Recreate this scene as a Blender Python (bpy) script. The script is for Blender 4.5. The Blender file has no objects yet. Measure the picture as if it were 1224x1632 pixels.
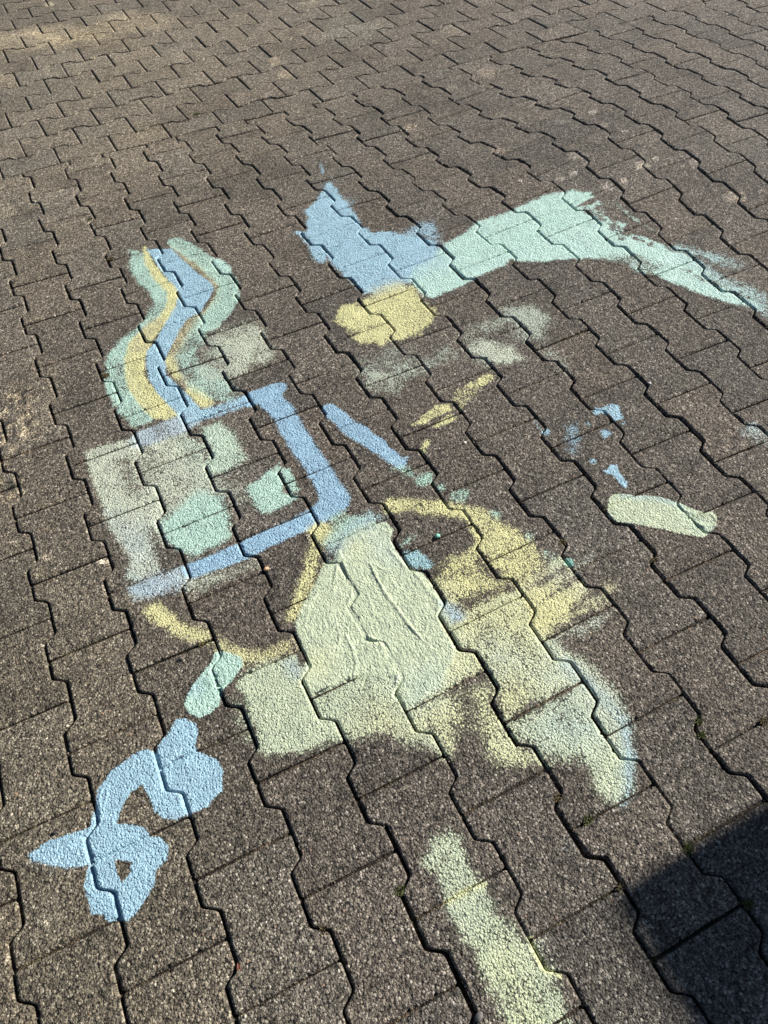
import bpy, bmesh, math
import numpy as np
from mathutils import Matrix, Vector

# ------------------------------------------------------------------ camera, sky, sun
S = bpy.context.scene
W, H, F = 1224.0, 1632.0, 1167.236
RC = np.array([[0.900624782830382, -0.4297713038298444, -0.06458813324426967],
               [-0.37763004157972613, -0.7003214249122167, -0.6057602277328589],
               [0.21510590937507568, 0.5699530929917533, -0.7930213865580613]])   # right, down, forward
CC = np.array([0.3784617102118142, -0.3822216017188383, 1.2507471683169025])
cam = bpy.data.cameras.new('camera'); co = bpy.data.objects.new('camera', cam)
S.collection.objects.link(co); S.camera = co
cam.sensor_fit = 'VERTICAL'; cam.sensor_height = 24.0; cam.lens = F / H * 24.0
cam.clip_start = 0.02; cam.clip_end = 300
M = Matrix.Identity(4)
for i in range(3):
    M[i][0] = RC[0][i]; M[i][1] = -RC[1][i]; M[i][2] = -RC[2][i]; M[i][3] = CC[i]
co.matrix_world = M

SUN_EL, SUN_AZ = math.radians(29), math.radians(2)      # azimuth measured from +X towards +Y
wd = bpy.data.worlds.new('World'); S.world = wd; wd.use_nodes = True
nt = wd.node_tree; bg = nt.nodes['Background']; sk = nt.nodes.new('ShaderNodeTexSky')
sk.sky_type = 'NISHITA'; sk.sun_disc = False; sk.sun_elevation = SUN_EL
sk.air_density = 0.75; sk.dust_density = 0.3; sk.sun_rotation = math.pi / 2 - SUN_AZ
nt.links.new(sk.outputs[0], bg.inputs[0]); bg.inputs[1].default_value = 0.05
sl = bpy.data.lights.new('sun', 'SUN'); sl.energy = 5.0; sl.angle = math.radians(0.55); sl.color = (1.0, 0.955, 0.885)
so = bpy.data.objects.new('sun', sl); S.collection.objects.link(so)
sdir = Vector((math.cos(SUN_EL) * math.cos(SUN_AZ), math.cos(SUN_EL) * math.sin(SUN_AZ), math.sin(SUN_EL)))
so.rotation_euler = sdir.to_track_quat('Z', 'Y').to_euler(); so.location = sdir * 30
S.view_settings.view_transform = 'Standard'; S.view_settings.look = 'None'
S.view_settings.exposure = 0.80; S.view_settings.gamma = 1.0

# ------------------------------------------------------------------ helpers
rng = np.random.default_rng(7)

def ground(px, py):
    """point of the ground plane seen at a pixel of the photograph"""
    p = np.stack([(np.asarray(px, float) - W / 2) / F, (np.asarray(py, float) - H / 2) / F, np.ones(np.shape(px))], -1)
    d = p @ RC
    t = -CC[2] / d[..., 2]
    return (CC + t[..., None] * d)[..., :2]

def hash2(ix, iy, seed=0):
    h = (ix.astype(np.int64) * 374761393 + iy.astype(np.int64) * 668265263 + seed * 974634777) & 0xffffffff
    h = ((h ^ (h >> 13)) * 1274126177) & 0xffffffff
    h = ((h ^ (h >> 16)) * 2246822519) & 0xffffffff
    return ((h ^ (h >> 15)) & 0xffffff) / float(0x1000000)

def vnoise(x, y, scale, seed=0):
    x = x * scale; y = y * scale
    ix = np.floor(x); iy = np.floor(y); fx = x - ix; fy = y - iy
    fx = fx * fx * (3 - 2 * fx); fy = fy * fy * (3 - 2 * fy)
    a = hash2(ix, iy, seed); b = hash2(ix + 1, iy, seed); c = hash2(ix, iy + 1, seed); d = hash2(ix + 1, iy + 1, seed)
    return (a * (1 - fx) + b * fx) * (1 - fy) + (c * (1 - fx) + d * fx) * fy

def fbm(x, y, scale, seed=0, n=4):
    s = 0; a = 1.0; t = 0
    for i in range(n):
        s = s + a * vnoise(x, y, scale * 2 ** i, seed + i * 17); t += a; a *= .55
    return s / t

def smooth(e0, e1, v):
    t = np.clip((v - e0) / (e1 - e0), 0, 1); return t * t * (3 - 2 * t)

def new_mesh(name, verts, faces, mat=None, attrs=None, smooth_shade=True):
    """faces: (n,4) or (n,3) int array"""
    me = bpy.data.meshes.new(name)
    faces = np.asarray(faces, dtype=np.int32); n, k = faces.shape
    me.vertices.add(len(verts)); me.vertices.foreach_set('co', np.asarray(verts, np.float32).ravel())
    me.loops.add(n * k); me.loops.foreach_set('vertex_index', faces.ravel())
    me.polygons.add(n)
    me.polygons.foreach_set('loop_start', np.arange(0, n * k, k, dtype=np.int32))
    try: me.polygons.foreach_set('loop_total', np.full(n, k, dtype=np.int32))
    except Exception: pass
    me.update(calc_edges=True)
    if smooth_shade: me.polygons.foreach_set('use_smooth', np.ones(n, dtype=bool))
    for an, (typ, data) in (attrs or {}).items():
        at = me.attributes.new(an, typ, 'POINT')
        if typ == 'FLOAT_COLOR':
            buf = np.ones((len(verts), 4), np.float32); buf[:, :3] = data
            at.data.foreach_set('color', buf.ravel())
        else: at.data.foreach_set('value', np.asarray(data, np.float32))
    if mat: me.materials.append(mat)
    me.validate()
    o = bpy.data.objects.new(name, me); S.collection.objects.link(o)
    return o

def tag(o, label=None, cat=None, group=None, kind=None):
    if label: o['label'] = label
    if cat: o['category'] = cat
    if group: o['group'] = group
    if kind: o['kind'] = kind
    return o
# ------------------------------------------------------------------ materials
def N(nt, typ, **kw):
    n = nt.nodes.new(typ)
    for k, v in kw.items():
        if k == 'ins':
            for a, b in v.items(): n.inputs[a].default_value = b
        else: setattr(n, k, v)
    return n

def math_n(nt, op, a, b=None, c=None, clamp=False):
    n = nt.nodes.new('ShaderNodeMath'); n.operation = op; n.use_clamp = clamp
    for i, v in enumerate((a, b, c)):
        if v is None: continue
        if isinstance(v, (int, float)): n.inputs[i].default_value = v
        else: nt.links.new(v, n.inputs[i])
    return n.outputs[0]

def mixc(nt, fac, a, b, mode='MIX'):
    n = nt.nodes.new('ShaderNodeMix'); n.data_type = 'RGBA'; n.blend_type = mode
    for s, v in ((n.inputs[0], fac), (n.inputs[6], a), (n.inputs[7], b)):
        if isinstance(v, (int, float)): s.default_value = v
        elif isinstance(v, tuple): s.default_value = (*v, 1) if len(v) == 3 else v
        else: nt.links.new(v, s)
    return n.outputs[2]

def ramp(nt, fac, stops, interp='LINEAR'):
    n = nt.nodes.new('ShaderNodeValToRGB'); n.color_ramp.interpolation = interp
    el = n.color_ramp.elements
    while len(el) < len(stops): el.new(.5)
    for e, (p, c) in zip(el, stops): e.position = p; e.color = (*c, 1)
    nt.links.new(fac, n.inputs[0]); return n.outputs[0]

def stone_surface(name, painted):
    """washed concrete with exposed grit; on the painted film, paint sits on the grit by its coverage"""
    m = bpy.data.materials.new(name); m.use_nodes = True; nt = m.node_tree
    L = nt.links.new
    bs = nt.nodes['Principled BSDF']
    geo = nt.nodes.new('ShaderNodeNewGeometry'); P = geo.outputs['Position']
    # distort so that the grit is irregular
    nz = N(nt, 'ShaderNodeTexNoise', ins={'Scale': 260.0, 'Detail': 1.0}); L(P, nz.inputs['Vector'])
    sub = N(nt, 'ShaderNodeVectorMath', operation='SUBTRACT'); L(nz.outputs['Color'], sub.inputs[0]); sub.inputs[1].default_value = (.5, .5, .5)
    scl = N(nt, 'ShaderNodeVectorMath', operation='SCALE'); L(sub.outputs[0], scl.inputs[0]); scl.inputs['Scale'].default_value = 0.0016
    add = N(nt, 'ShaderNodeVectorMath', operation='ADD'); L(P, add.inputs[0]); L(scl.outputs[0], add.inputs[1])
    flat = N(nt, 'ShaderNodeVectorMath', operation='MULTIPLY'); L(add.outputs[0], flat.inputs[0]); flat.inputs[1].default_value = (1, 1, .35)
    V = flat.outputs[0]
    v1 = N(nt, 'ShaderNodeTexVoronoi', feature='F1', ins={'Scale': 262.0, 'Randomness': 1.0}); L(V, v1.inputs['Vector'])
    v2 = N(nt, 'ShaderNodeTexVoronoi', feature='F1', ins={'Scale': 470.0}); L(V, v2.inputs['Vector'])
    v3 = N(nt, 'ShaderNodeTexVoronoi', feature='F1', ins={'Scale': 78.0}); L(V, v3.inputs['Vector'])
    sep1 = N(nt, 'ShaderNodeSeparateColor'); L(v1.outputs['Color'], sep1.inputs[0])
    sep2 = N(nt, 'ShaderNodeSeparateColor'); L(v2.outputs['Color'], sep2.inputs[0])
    sep3 = N(nt, 'ShaderNodeSeparateColor'); L(v3.outputs['Color'], sep3.inputs[0])
    # grit heights 0..1
    h1 = math_n(nt, 'POWER', math_n(nt, 'SUBTRACT', 1.0, math_n(nt, 'POWER', math_n(nt, 'MULTIPLY', v1.outputs['Distance'], 1.15), 2.0), clamp=True), .6)
    h1 = math_n(nt, 'MULTIPLY', h1, math_n(nt, 'MULTIPLY_ADD', sep1.outputs[0], .75, .35))
    h2 = math_n(nt, 'SUBTRACT', 1.0, math_n(nt, 'POWER', v2.outputs['Distance'], 1.5), clamp=True)
    h2 = math_n(nt, 'MULTIPLY', h2, sep2.outputs[1])
    big_on = math_n(nt, 'GREATER_THAN', sep3.outputs[0], .90)
    h3 = math_n(nt, 'SUBTRACT', 1.0, math_n(nt, 'MULTIPLY', v3.outputs['Distance'], 3.4), clamp=True)
    h3 = math_n(nt, 'MULTIPLY', math_n(nt, 'POWER', h3, .5), big_on)
    grit = math_n(nt, 'ADD', math_n(nt, 'MULTIPLY', h1, .72), math_n(nt, 'MULTIPLY', h2, .50))
    grit = math_n(nt, 'MAXIMUM', grit, math_n(nt, 'MULTIPLY', h3, 1.15))
    # grit colours
    col = ramp(nt, sep1.outputs[1], [(0, (.048, .042, .036)), (.35, (.104, .091, .077)), (.62, (.180, .158, .133)),
                                     (.82, (.265, .234, .197)), (.94, (.42, .38, .33)), (1, (.62, .58, .52))])
    col2 = ramp(nt, sep2.outputs[0], [(0, (.052, .046, .039)), (.6, (.145, .127, .107)), (.88, (.30, .265, .222)), (1, (.54, .50, .45))])
    col = mixc(nt, .42, col, col2)
    pebc = ramp(nt, sep3.outputs[1], [(0, (.16, .11, .085)), (.3, (.24, .22, .19)), (.6, (.11, .10, .095)), (.85, (.26, .17, .12)), (1, (.36, .34, .31))])
    col = mixc(nt, math_n(nt, 'MULTIPLY', math_n(nt, 'GREATER_THAN', h3, .25), .85), col, pebc)
    # cement matrix and dirt between the grains, darkened to stand in for grain shadows
    pit = math_n(nt, 'MULTIPLY', math_n(nt, 'SUBTRACT', .56, grit, clamp=True), 2.8, clamp=True)
    col = mixc(nt, pit, col, (.018, .015, .012))
    sp = N(nt, 'ShaderNodeTexNoise', ins={'Scale': 95.0, 'Detail': 2.0, 'Roughness': .7}); L(P, sp.inputs['Vector'])
    col = mixc(nt, 1.0, col, ramp(nt, sp.outputs[0], [(.30, (.60, .585, .56)), (.5, (.98, .96, .92)), (.70, (1.48, 1.45, 1.38))]), 'MULTIPLY')
    at = N(nt, 'ShaderNodeAttribute', attribute_name='tint')
    col = mixc(nt, 1.0, col, at.outputs['Color'], 'MULTIPLY')
    height = grit
    rough = 0.85
    if painted:
        ac = N(nt, 'ShaderNodeAttribute', attribute_name='paint')
        av = N(nt, 'ShaderNodeAttribute', attribute_name='cover').outputs['Fac']
        ath = N(nt, 'ShaderNodeAttribute', attribute_name='thick').outputs['Fac']
        fine = N(nt, 'ShaderNodeTexNoise', ins={'Scale': 120.0, 'Detail': 3.0, 'Roughness': .6}); L(P, fine.inputs['Vector'])
        mp = N(nt, 'ShaderNodeMapping'); mp.inputs['Rotation'].default_value = (0, 0, math.radians(-20)); mp.inputs['Scale'].default_value = (170, 55, 60)
        L(P, mp.inputs['Vector'])
        br = N(nt, 'ShaderNodeTexNoise', ins={'Scale': 1.0, 'Detail': 4.0, 'Roughness': .65}); L(mp.outputs[0], br.inputs['Vector'])
        T = math_n(nt, 'MULTIPLY', math_n(nt, 'SUBTRACT', 1.05, grit), .80)
        T = math_n(nt, 'ADD', T, math_n(nt, 'MULTIPLY_ADD', br.outputs[0], .9, -.45))
        T = math_n(nt, 'ADD', T, math_n(nt, 'MULTIPLY', sep2.outputs[2], .30))
        T = math_n(nt, 'ADD', T, math_n(nt, 'MULTIPLY_ADD', fine.outputs[0], .5, -.25))
        cv = math_n(nt, 'ADD', av, math_n(nt, 'MULTIPLY', ath, .5))
        mask = math_n(nt, 'MULTIPLY_ADD', math_n(nt, 'SUBTRACT', math_n(nt, 'MULTIPLY', cv, 1.12), T), 3.0, .20, clamp=True)
        mask = math_n(nt, 'MAXIMUM', mask, math_n(nt, 'MULTIPLY', math_n(nt, 'POWER', av, 1.6), .26))
        mask = math_n(nt, 'MULTIPLY', mask, math_n(nt, 'MULTIPLY', av, 7.0, clamp=True))
        pn = N(nt, 'ShaderNodeTexNoise', ins={'Scale': 28.0, 'Detail': 4.0}); L(P, pn.inputs['Vector'])
        pc = mixc(nt, 1.0, ac.outputs['Color'], ramp(nt, pn.outputs[0], [(.3, (.86, .86, .86)), (.7, (1.08, 1.06, 1.04))]), 'MULTIPLY')
        pc = mixc(nt, 1.0, pc, ramp(nt, br.outputs[0], [(.32, (.84, .85, .86)), (.5, (1, 1, 1)), (.68, (1.10, 1.09, 1.08))]), 'MULTIPLY')
        gv = ramp(nt, sep1.outputs[2], [(0, (.86, .87, .88)), (1, (1.08, 1.07, 1.05))])
        pc = mixc(nt, 1.0, pc, gv, 'MULTIPLY')
        col = mixc(nt, mask, col, pc)
        # paint rounds the grit a little; a thick coat drowns it under brush marks
        soft = math_n(nt, 'MULTIPLY', grit, math_n(nt, 'MULTIPLY_ADD', ath, -.36, 1.0))
        height = math_n(nt, 'ADD', soft, math_n(nt, 'MULTIPLY', math_n(nt, 'MULTIPLY', br.outputs[0], ath), .8))
        rg = math_n(nt, 'MULTIPLY_ADD', mask, -.25, .88); L(rg, bs.inputs['Roughness'])
    else: bs.inputs['Roughness'].default_value = rough
    L(col, bs.inputs['Base Color'])
    bs.inputs['Specular IOR Level'].default_value = .35
    wide = N(nt, 'ShaderNodeTexNoise', ins={'Scale': 55.0, 'Detail': 3.0}); L(P, wide.inputs['Vector'])
    height = math_n(nt, 'ADD', height, math_n(nt, 'MULTIPLY', wide.outputs[0], .6))
    bp = N(nt, 'ShaderNodeBump', ins={'Strength': 1.0, 'Distance': BUMP_DIST}); L(height, bp.inputs['Height']); L(bp.outputs[0], bs.inputs['Normal'])
    return m

BUMP_DIST = 0.0043

def plain(name, color, rough=.8, scale=200., var=.35, bump=.0005, metallic=0):
    m = bpy.data.materials.new(name); m.use_nodes = True; nt = m.node_tree; bs = nt.nodes['Principled BSDF']
    geo = nt.nodes.new('ShaderNodeNewGeometry')
    nz = N(nt, 'ShaderNodeTexNoise', ins={'Scale': scale, 'Detail': 4.0}); nt.links.new(geo.outputs['Position'], nz.inputs['Vector'])
    c0 = tuple(c * (1 - var) for c in color); c1 = tuple(min(1, c * (1 + var)) for c in color)
    nt.links.new(ramp(nt, nz.outputs[0], [(.3, c0), (.7, c1)]), bs.inputs['Base Color'])
    bs.inputs['Roughness'].default_value = rough; bs.inputs['Metallic'].default_value = metallic
    bp = N(nt, 'ShaderNodeBump', ins={'Strength': .8, 'Distance': bump}); nt.links.new(nz.outputs[0], bp.inputs['Height']); nt.links.new(bp.outputs[0], bs.inputs['Normal'])
    return m

M_stone = stone_surface('washed_concrete', False)
M_film = stone_surface('paint_on_concrete', True)

# ------------------------------------------------------------------ how the two fields of pavers are laid
# measured corners of pavers: nominal x, y and their offset as laid, in mm
LAID_1 = np.array([[275,100,3,-3],[442,100,-2,-7],[275,-100,6,-1],[442,-100,-2,-2],[418,0,4,-4],[586,0,-3,-6],[418,-200,7,-4],[586,-200,0,-4],[562,-100,2,-1],[729,-100,-5,-3],[872,-200,-10,-1],[705,-200,0,3],[729,-300,-4,-1],[848,-300,5,-3],[1016,-300,-8,0],[705,-400,7,1],[872,-400,3,4],[299,0,3,-1],[131,0,2,1],[-12,100,5,-1],[155,100,5,-7],[-12,300,4,3],[155,300,-1,-4],[12,200,0,-7],[12,400,-2,-4],[12,0,6,-2],[-12,500,7,-2],[155,500,-3,-8],[12,600,-1,-6],[155,700,-5,-12],[131,600,0,0],[299,600,-8,-5],[131,400,6,4],[299,400,-9,-6],[872,0,-6,0],[848,100,-2,2],[1016,100,-8,5],[992,0,0,1],[1159,0,-9,4],[1016,-100,-5,3],[1135,100,0,4],[1302,100,-3,-3],[992,200,-1,5],[1159,200,-18,4],[1278,600,-6,-1],[1446,600,-9,-1],[1278,400,2,5],[1446,400,-14,-6],[1159,400,-13,1],[1422,500,0,3],[1589,500,-17,-3],[1589,700,-15,-2],[1422,700,6,2],[1565,600,-1,8],[1733,600,-16,-9],[1709,700,-12,3],[1876,700,-27,-3],[1852,800,-14,-2],[1876,900,-21,-1],[2426,2000,49,33],[2593,2000,13,25],[2282,1900,64,43],[2450,1900,32,38],[2569,1900,37,25],[2736,1900,9,19],[2426,1800,51,13],[2593,1800,31,33],[2426,1600,82,52],[2593,1600,52,48],[2569,1700,66,29],[2736,1700,21,40],[2712,1800,31,30],[2880,1800,3,22],[2139,1600,84,60],[2306,1600,56,57],[2139,1800,71,47],[2306,1800,45,49],[562,1900,-35,-19],[418,2000,-31,-18],[275,2100,-36,14],[729,1900,-58,-26],[586,2000,-42,-21],[442,2100,-42,-10],[1278,1600,-23,-14],[562,2100,-43,-8],[418,2200,-44,-1],[1446,1600,-36,-24],[275,2300,-40,15],[729,2100,-45,-32],[586,2200,-47,-12],[442,2300,-50,-8],[992,2000,-35,-32],[562,2300,-43,-10],[1159,2000,-56,-37],[729,2300,-52,-37],[1422,1900,-50,-59],[1565,1800,-51,-51],[1278,2000,-50,-43],[1589,1900,-63,-75],[1446,2000,-62,-58],[1565,2000,-69,-61],[1422,2100,-65,-52],[1278,2200,-58,-54],[1446,2200,-80,-76],[1733,2000,-71,-61],[1589,2100,-76,-60],[2163,1500,89,59],[2019,1600,83,67],[1565,2200,-73,-74],[1709,2100,-69,-68],[1995,1700,83,43],[2139,1600,85,65],[1733,2200,-79,-84],[1876,2100,-81,-69],[2306,1600,66,50],[2163,1700,72,46],[2019,1800,63,52],[2426,1600,66,51],[1709,2300,-71,-62],[2139,1800,77,63],[1876,2300,-95,-86],[2306,1800,57,39],[2593,1600,58,42],[2282,1900,64,41],[2306,2000,46,28],[2450,1900,47,28],[2426,2000,69,26],[2593,2000,47,10]]) / 1000.0
LAID_2 = np.array([[342,2533,28,84],[342,2365,30,136],[542,2533,27,60],[542,2366,29,109],[742,2534,30,30],[742,2366,31,93],[942,2534,23,28],[942,2367,27,90],[241,2676,24,81],[242,2509,18,113],[441,2676,22,80],[442,2509,21,97],[340,3106,3,34],[341,2939,3,63],[440,3250,-1,14],[440,3083,-2,43],[639,3537,-8,-19],[640,3370,-10,1],[739,3681,-13,-43],[739,3513,-13,-17],[839,3824,-12,-72],[839,3657,-17,-35],[340,3393,-8,26],[340,3226,-5,43],[740,3394,-11,-25],[740,3227,-5,-4],[640,3250,-2,-7],[640,3083,0,20],[540,3107,4,24],[541,2939,5,39],[441,2963,5,42],[441,2796,8,66],[839,3538,-13,-42],[840,3370,-11,-23],[939,3681,-19,-65],[939,3514,-17,-50],[1039,3825,-27,-106],[1039,3657,-26,-65],[1039,3538,-20,-59],[1040,3371,-16,-46],[940,3394,-13,-51],[940,3227,-8,-24],[840,3251,-5,-27],[840,3083,0,10],[740,3107,1,1],[741,2940,3,20],[641,2964,9,35],[641,2796,9,40],[541,2820,15,55],[541,2653,16,69],[940,3108,1,-20],[941,2940,2,6],[841,2964,3,4],[841,2797,7,25],[741,2820,10,19],[741,2653,16,41],[1041,2678,17,10],[1042,2510,19,41],[1142,2535,24,1],[1142,2367,25,68],[1141,2821,9,-13],[1141,2654,10,22],[1241,2678,11,0],[1242,2511,14,27],[1342,2535,15,-19],[1342,2368,18,45],[1041,2965,5,-13],[1041,2797,8,13],[1241,2965,-1,-31],[1241,2798,2,2],[1341,2822,3,-25],[1341,2654,6,12],[1441,2679,8,-17],[1442,2511,9,11],[1542,2536,10,-13],[1542,2368,13,46],[1140,3108,-6,-45],[1141,2941,-3,-6],[1340,3109,-12,-51],[1341,2941,-11,-25],[1441,2965,-6,-48],[1441,2798,-4,-17],[1541,2822,-1,-35],[1541,2655,3,-3],[1240,3252,-12,-59],[1240,3084,-13,-33],[1440,3252,-18,-72],[1440,3085,-16,-47],[1540,3109,-12,-61],[1541,2942,-15,-35],[1641,2966,-11,-51],[1641,2799,-8,-22],[1340,3395,-19,-77],[1340,3228,-20,-50],[1841,2680,-6,-37],[1842,2512,-3,-2],[241,2963,7,67],[241,2795,6,118],[540,3394,-1,13],[540,3226,-4,25],[538,4254,-27,-68],[538,4086,-26,-22],[638,4111,-27,-72],[638,3943,-24,-36],[738,3968,-25,-64],[739,3800,-21,-25],[538,3967,-20,-23],[539,3800,-19,-2],[438,4110,-25,-32],[438,3943,-26,-2],[639,3824,-15,-25],[639,3657,-16,-9],[439,3537,-9,4],[440,3369,-9,28],[1540,3396,-24,-83],[1540,3228,-25,-56],[1640,3253,-23,-76],[1640,3085,-20,-53],[1740,3110,-17,-62],[1741,2942,-18,-45],[1439,3539,-27,-93],[1440,3372,-30,-63],[1639,3539,-33,-99],[1640,3372,-30,-72],[1740,3396,-28,-89],[1740,3229,-26,-63],[1840,3253,-25,-83],[1840,3086,-28,-57],[1742,2536,4,-11],[1742,2369,9,38],[1940,3110,-29,-78],[1941,2943,-26,-52],[1841,2966,-19,-69],[1841,2799,-17,-34],[1941,2823,-12,-45],[1941,2656,-12,-18],[539,3680,-12,15],[539,3513,-11,8],[2041,2967,-24,-67],[2041,2799,-23,-35],[2140,3110,-37,-88],[2141,2943,-32,-57],[2441,2968,-44,-97],[2441,2800,-38,-56],[2041,2680,-12,-33],[2042,2513,-8,-1],[2241,2967,-35,-72],[2241,2800,-26,-41],[2141,2824,-22,-45],[2141,2656,-15,-20],[439,3823,-17,12],[439,3656,-14,29],[339,3680,-12,34],[339,3512,-12,42],[1942,2536,1,-16],[1942,2369,3,40],[2142,2537,-3,-25],[2142,2370,-4,35],[2342,2537,-8,-21],[2342,2370,-8,20],[2241,2681,-15,-33],[2242,2513,-10,-5],[2441,2681,-24,-44],[2442,2514,-23,-24],[2341,2824,-25,-63],[2341,2657,-20,-26],[2541,2825,-36,-68],[2541,2657,-32,-45]]) / 1000.0
PW, AMP, LEN = 0.143389, 0.012, 0.2        # column pitch, depth of the zigzag, length of a paver
ORG2, ANG2 = np.array([0.342213, 2.305683]), 0.002306

class Warp:
    def __init__(s, D):
        s.X = D[:, :2]; E = D[:, 2:]
        s.w1 = np.linalg.solve(s.K(s.X, s.X, .9) + .05 * np.eye(len(s.X)), E)
        r = E - s.K(s.X, s.X, .9) @ s.w1
        s.w2 = np.linalg.solve(s.K(s.X, s.X, .2) + .5 * np.eye(len(s.X)), r)
    def K(s, A, B, sg): return np.exp(-((A[:, None] - B[None]) ** 2).sum(-1) / 2 / sg ** 2)
    def __call__(s, Q):
        return Q + s.K(Q, s.X, .9) @ s.w1 + s.K(Q, s.X, .2) @ s.w2

warp1 = Warp(LAID_1); warp2 = Warp(LAID_2)
def to_world(field, Q):
    """bilinear use of the laying offsets, evaluated at paver scale"""
    if field == 1: return warp1(Q)
    # field 2: nominal coordinates along the rotated courses
    c, s = math.cos(ANG2), math.sin(ANG2)
    P = np.stack([ORG2[0] + c * Q[:, 0] - s * Q[:, 1], ORG2[1] + s * Q[:, 0] + c * Q[:, 1]], -1)
    return warp2(P)

BX = np.linspace(-2.5, 6.5, 181)
_b = to_world(2, np.stack([BX - ORG2[0], np.full_like(BX, PW / 2 - AMP)], -1))
def seam_y(xw): return np.interp(xw, _b[:, 0], _b[:, 1])
def seam_nominal(xn):
    """nominal y (field 1) at which the straight seam crosses nominal x"""
    xn = np.atleast_1d(np.asarray(xn, float)); y = np.full_like(xn, 2.4)
    for _ in range(6):
        wxy = warp1(np.stack([xn, y], -1)); y = y + seam_y(wxy[:, 0]) - wxy[:, 1]
    return y

def zig(dv):
    """side profile, +1 wide .. -1 waist, dv = distance from the middle of a paver (m)"""
    return smooth(.039, .061, np.abs(dv)) * 2 - 1

def lod_of(x, y, painted):
    v = np.array([x - CC[0], y - CC[1], -CC[2]]); c = RC @ v
    u, w_ = W / 2 + F * c[0] / max(c[2], .05), H / 2 + F * c[1] / max(c[2], .05)
    m = 160 * 1.3 / max(c[2], .3)
    if c[2] < .1 or u < -m or u > W + m or w_ < -m or w_ > H + m: return .018
    d = c[2]
    if painted: return .0020 if d < 2.0 else .0026
    return .0024 if d < 1.5 else (.0032 if d < 2.1 else (.0048 if d < 3 else .007))

EDGE = np.array([0, .0010, .0024, .0044])
def axis(n0, n1, step):
    e = EDGE if step < .01 else np.array([0, .003])
    n = max(2, int(round((n1 - n0 - 2 * e[-1]) / step)))
    return np.concatenate([n0 + e, np.linspace(n0 + e[-1], n1 - e[-1], n + 1)[1:-1], (n1 - e)[::-1]])

_d0 = ground(2, 700); _d1 = ground(25, 640); _d2 = ground(12, 780)
def damage(x, y):
    """weathered, spalled pavers at the left edge"""
    q = np.minimum(np.minimum(np.hypot(x - _d0[0], y - _d0[1]) / .085, np.hypot(x - _d1[0], y - _d1[1]) / .05), np.hypot(x - _d2[0], y - _d2[1]) / .045)
    return smooth(1.25, .75, q + (fbm(x, y, 35, 12, 3) - .5) * .9)

GZ, GT = .0026, .0021                     # half joints: zigzag, straight

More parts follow.
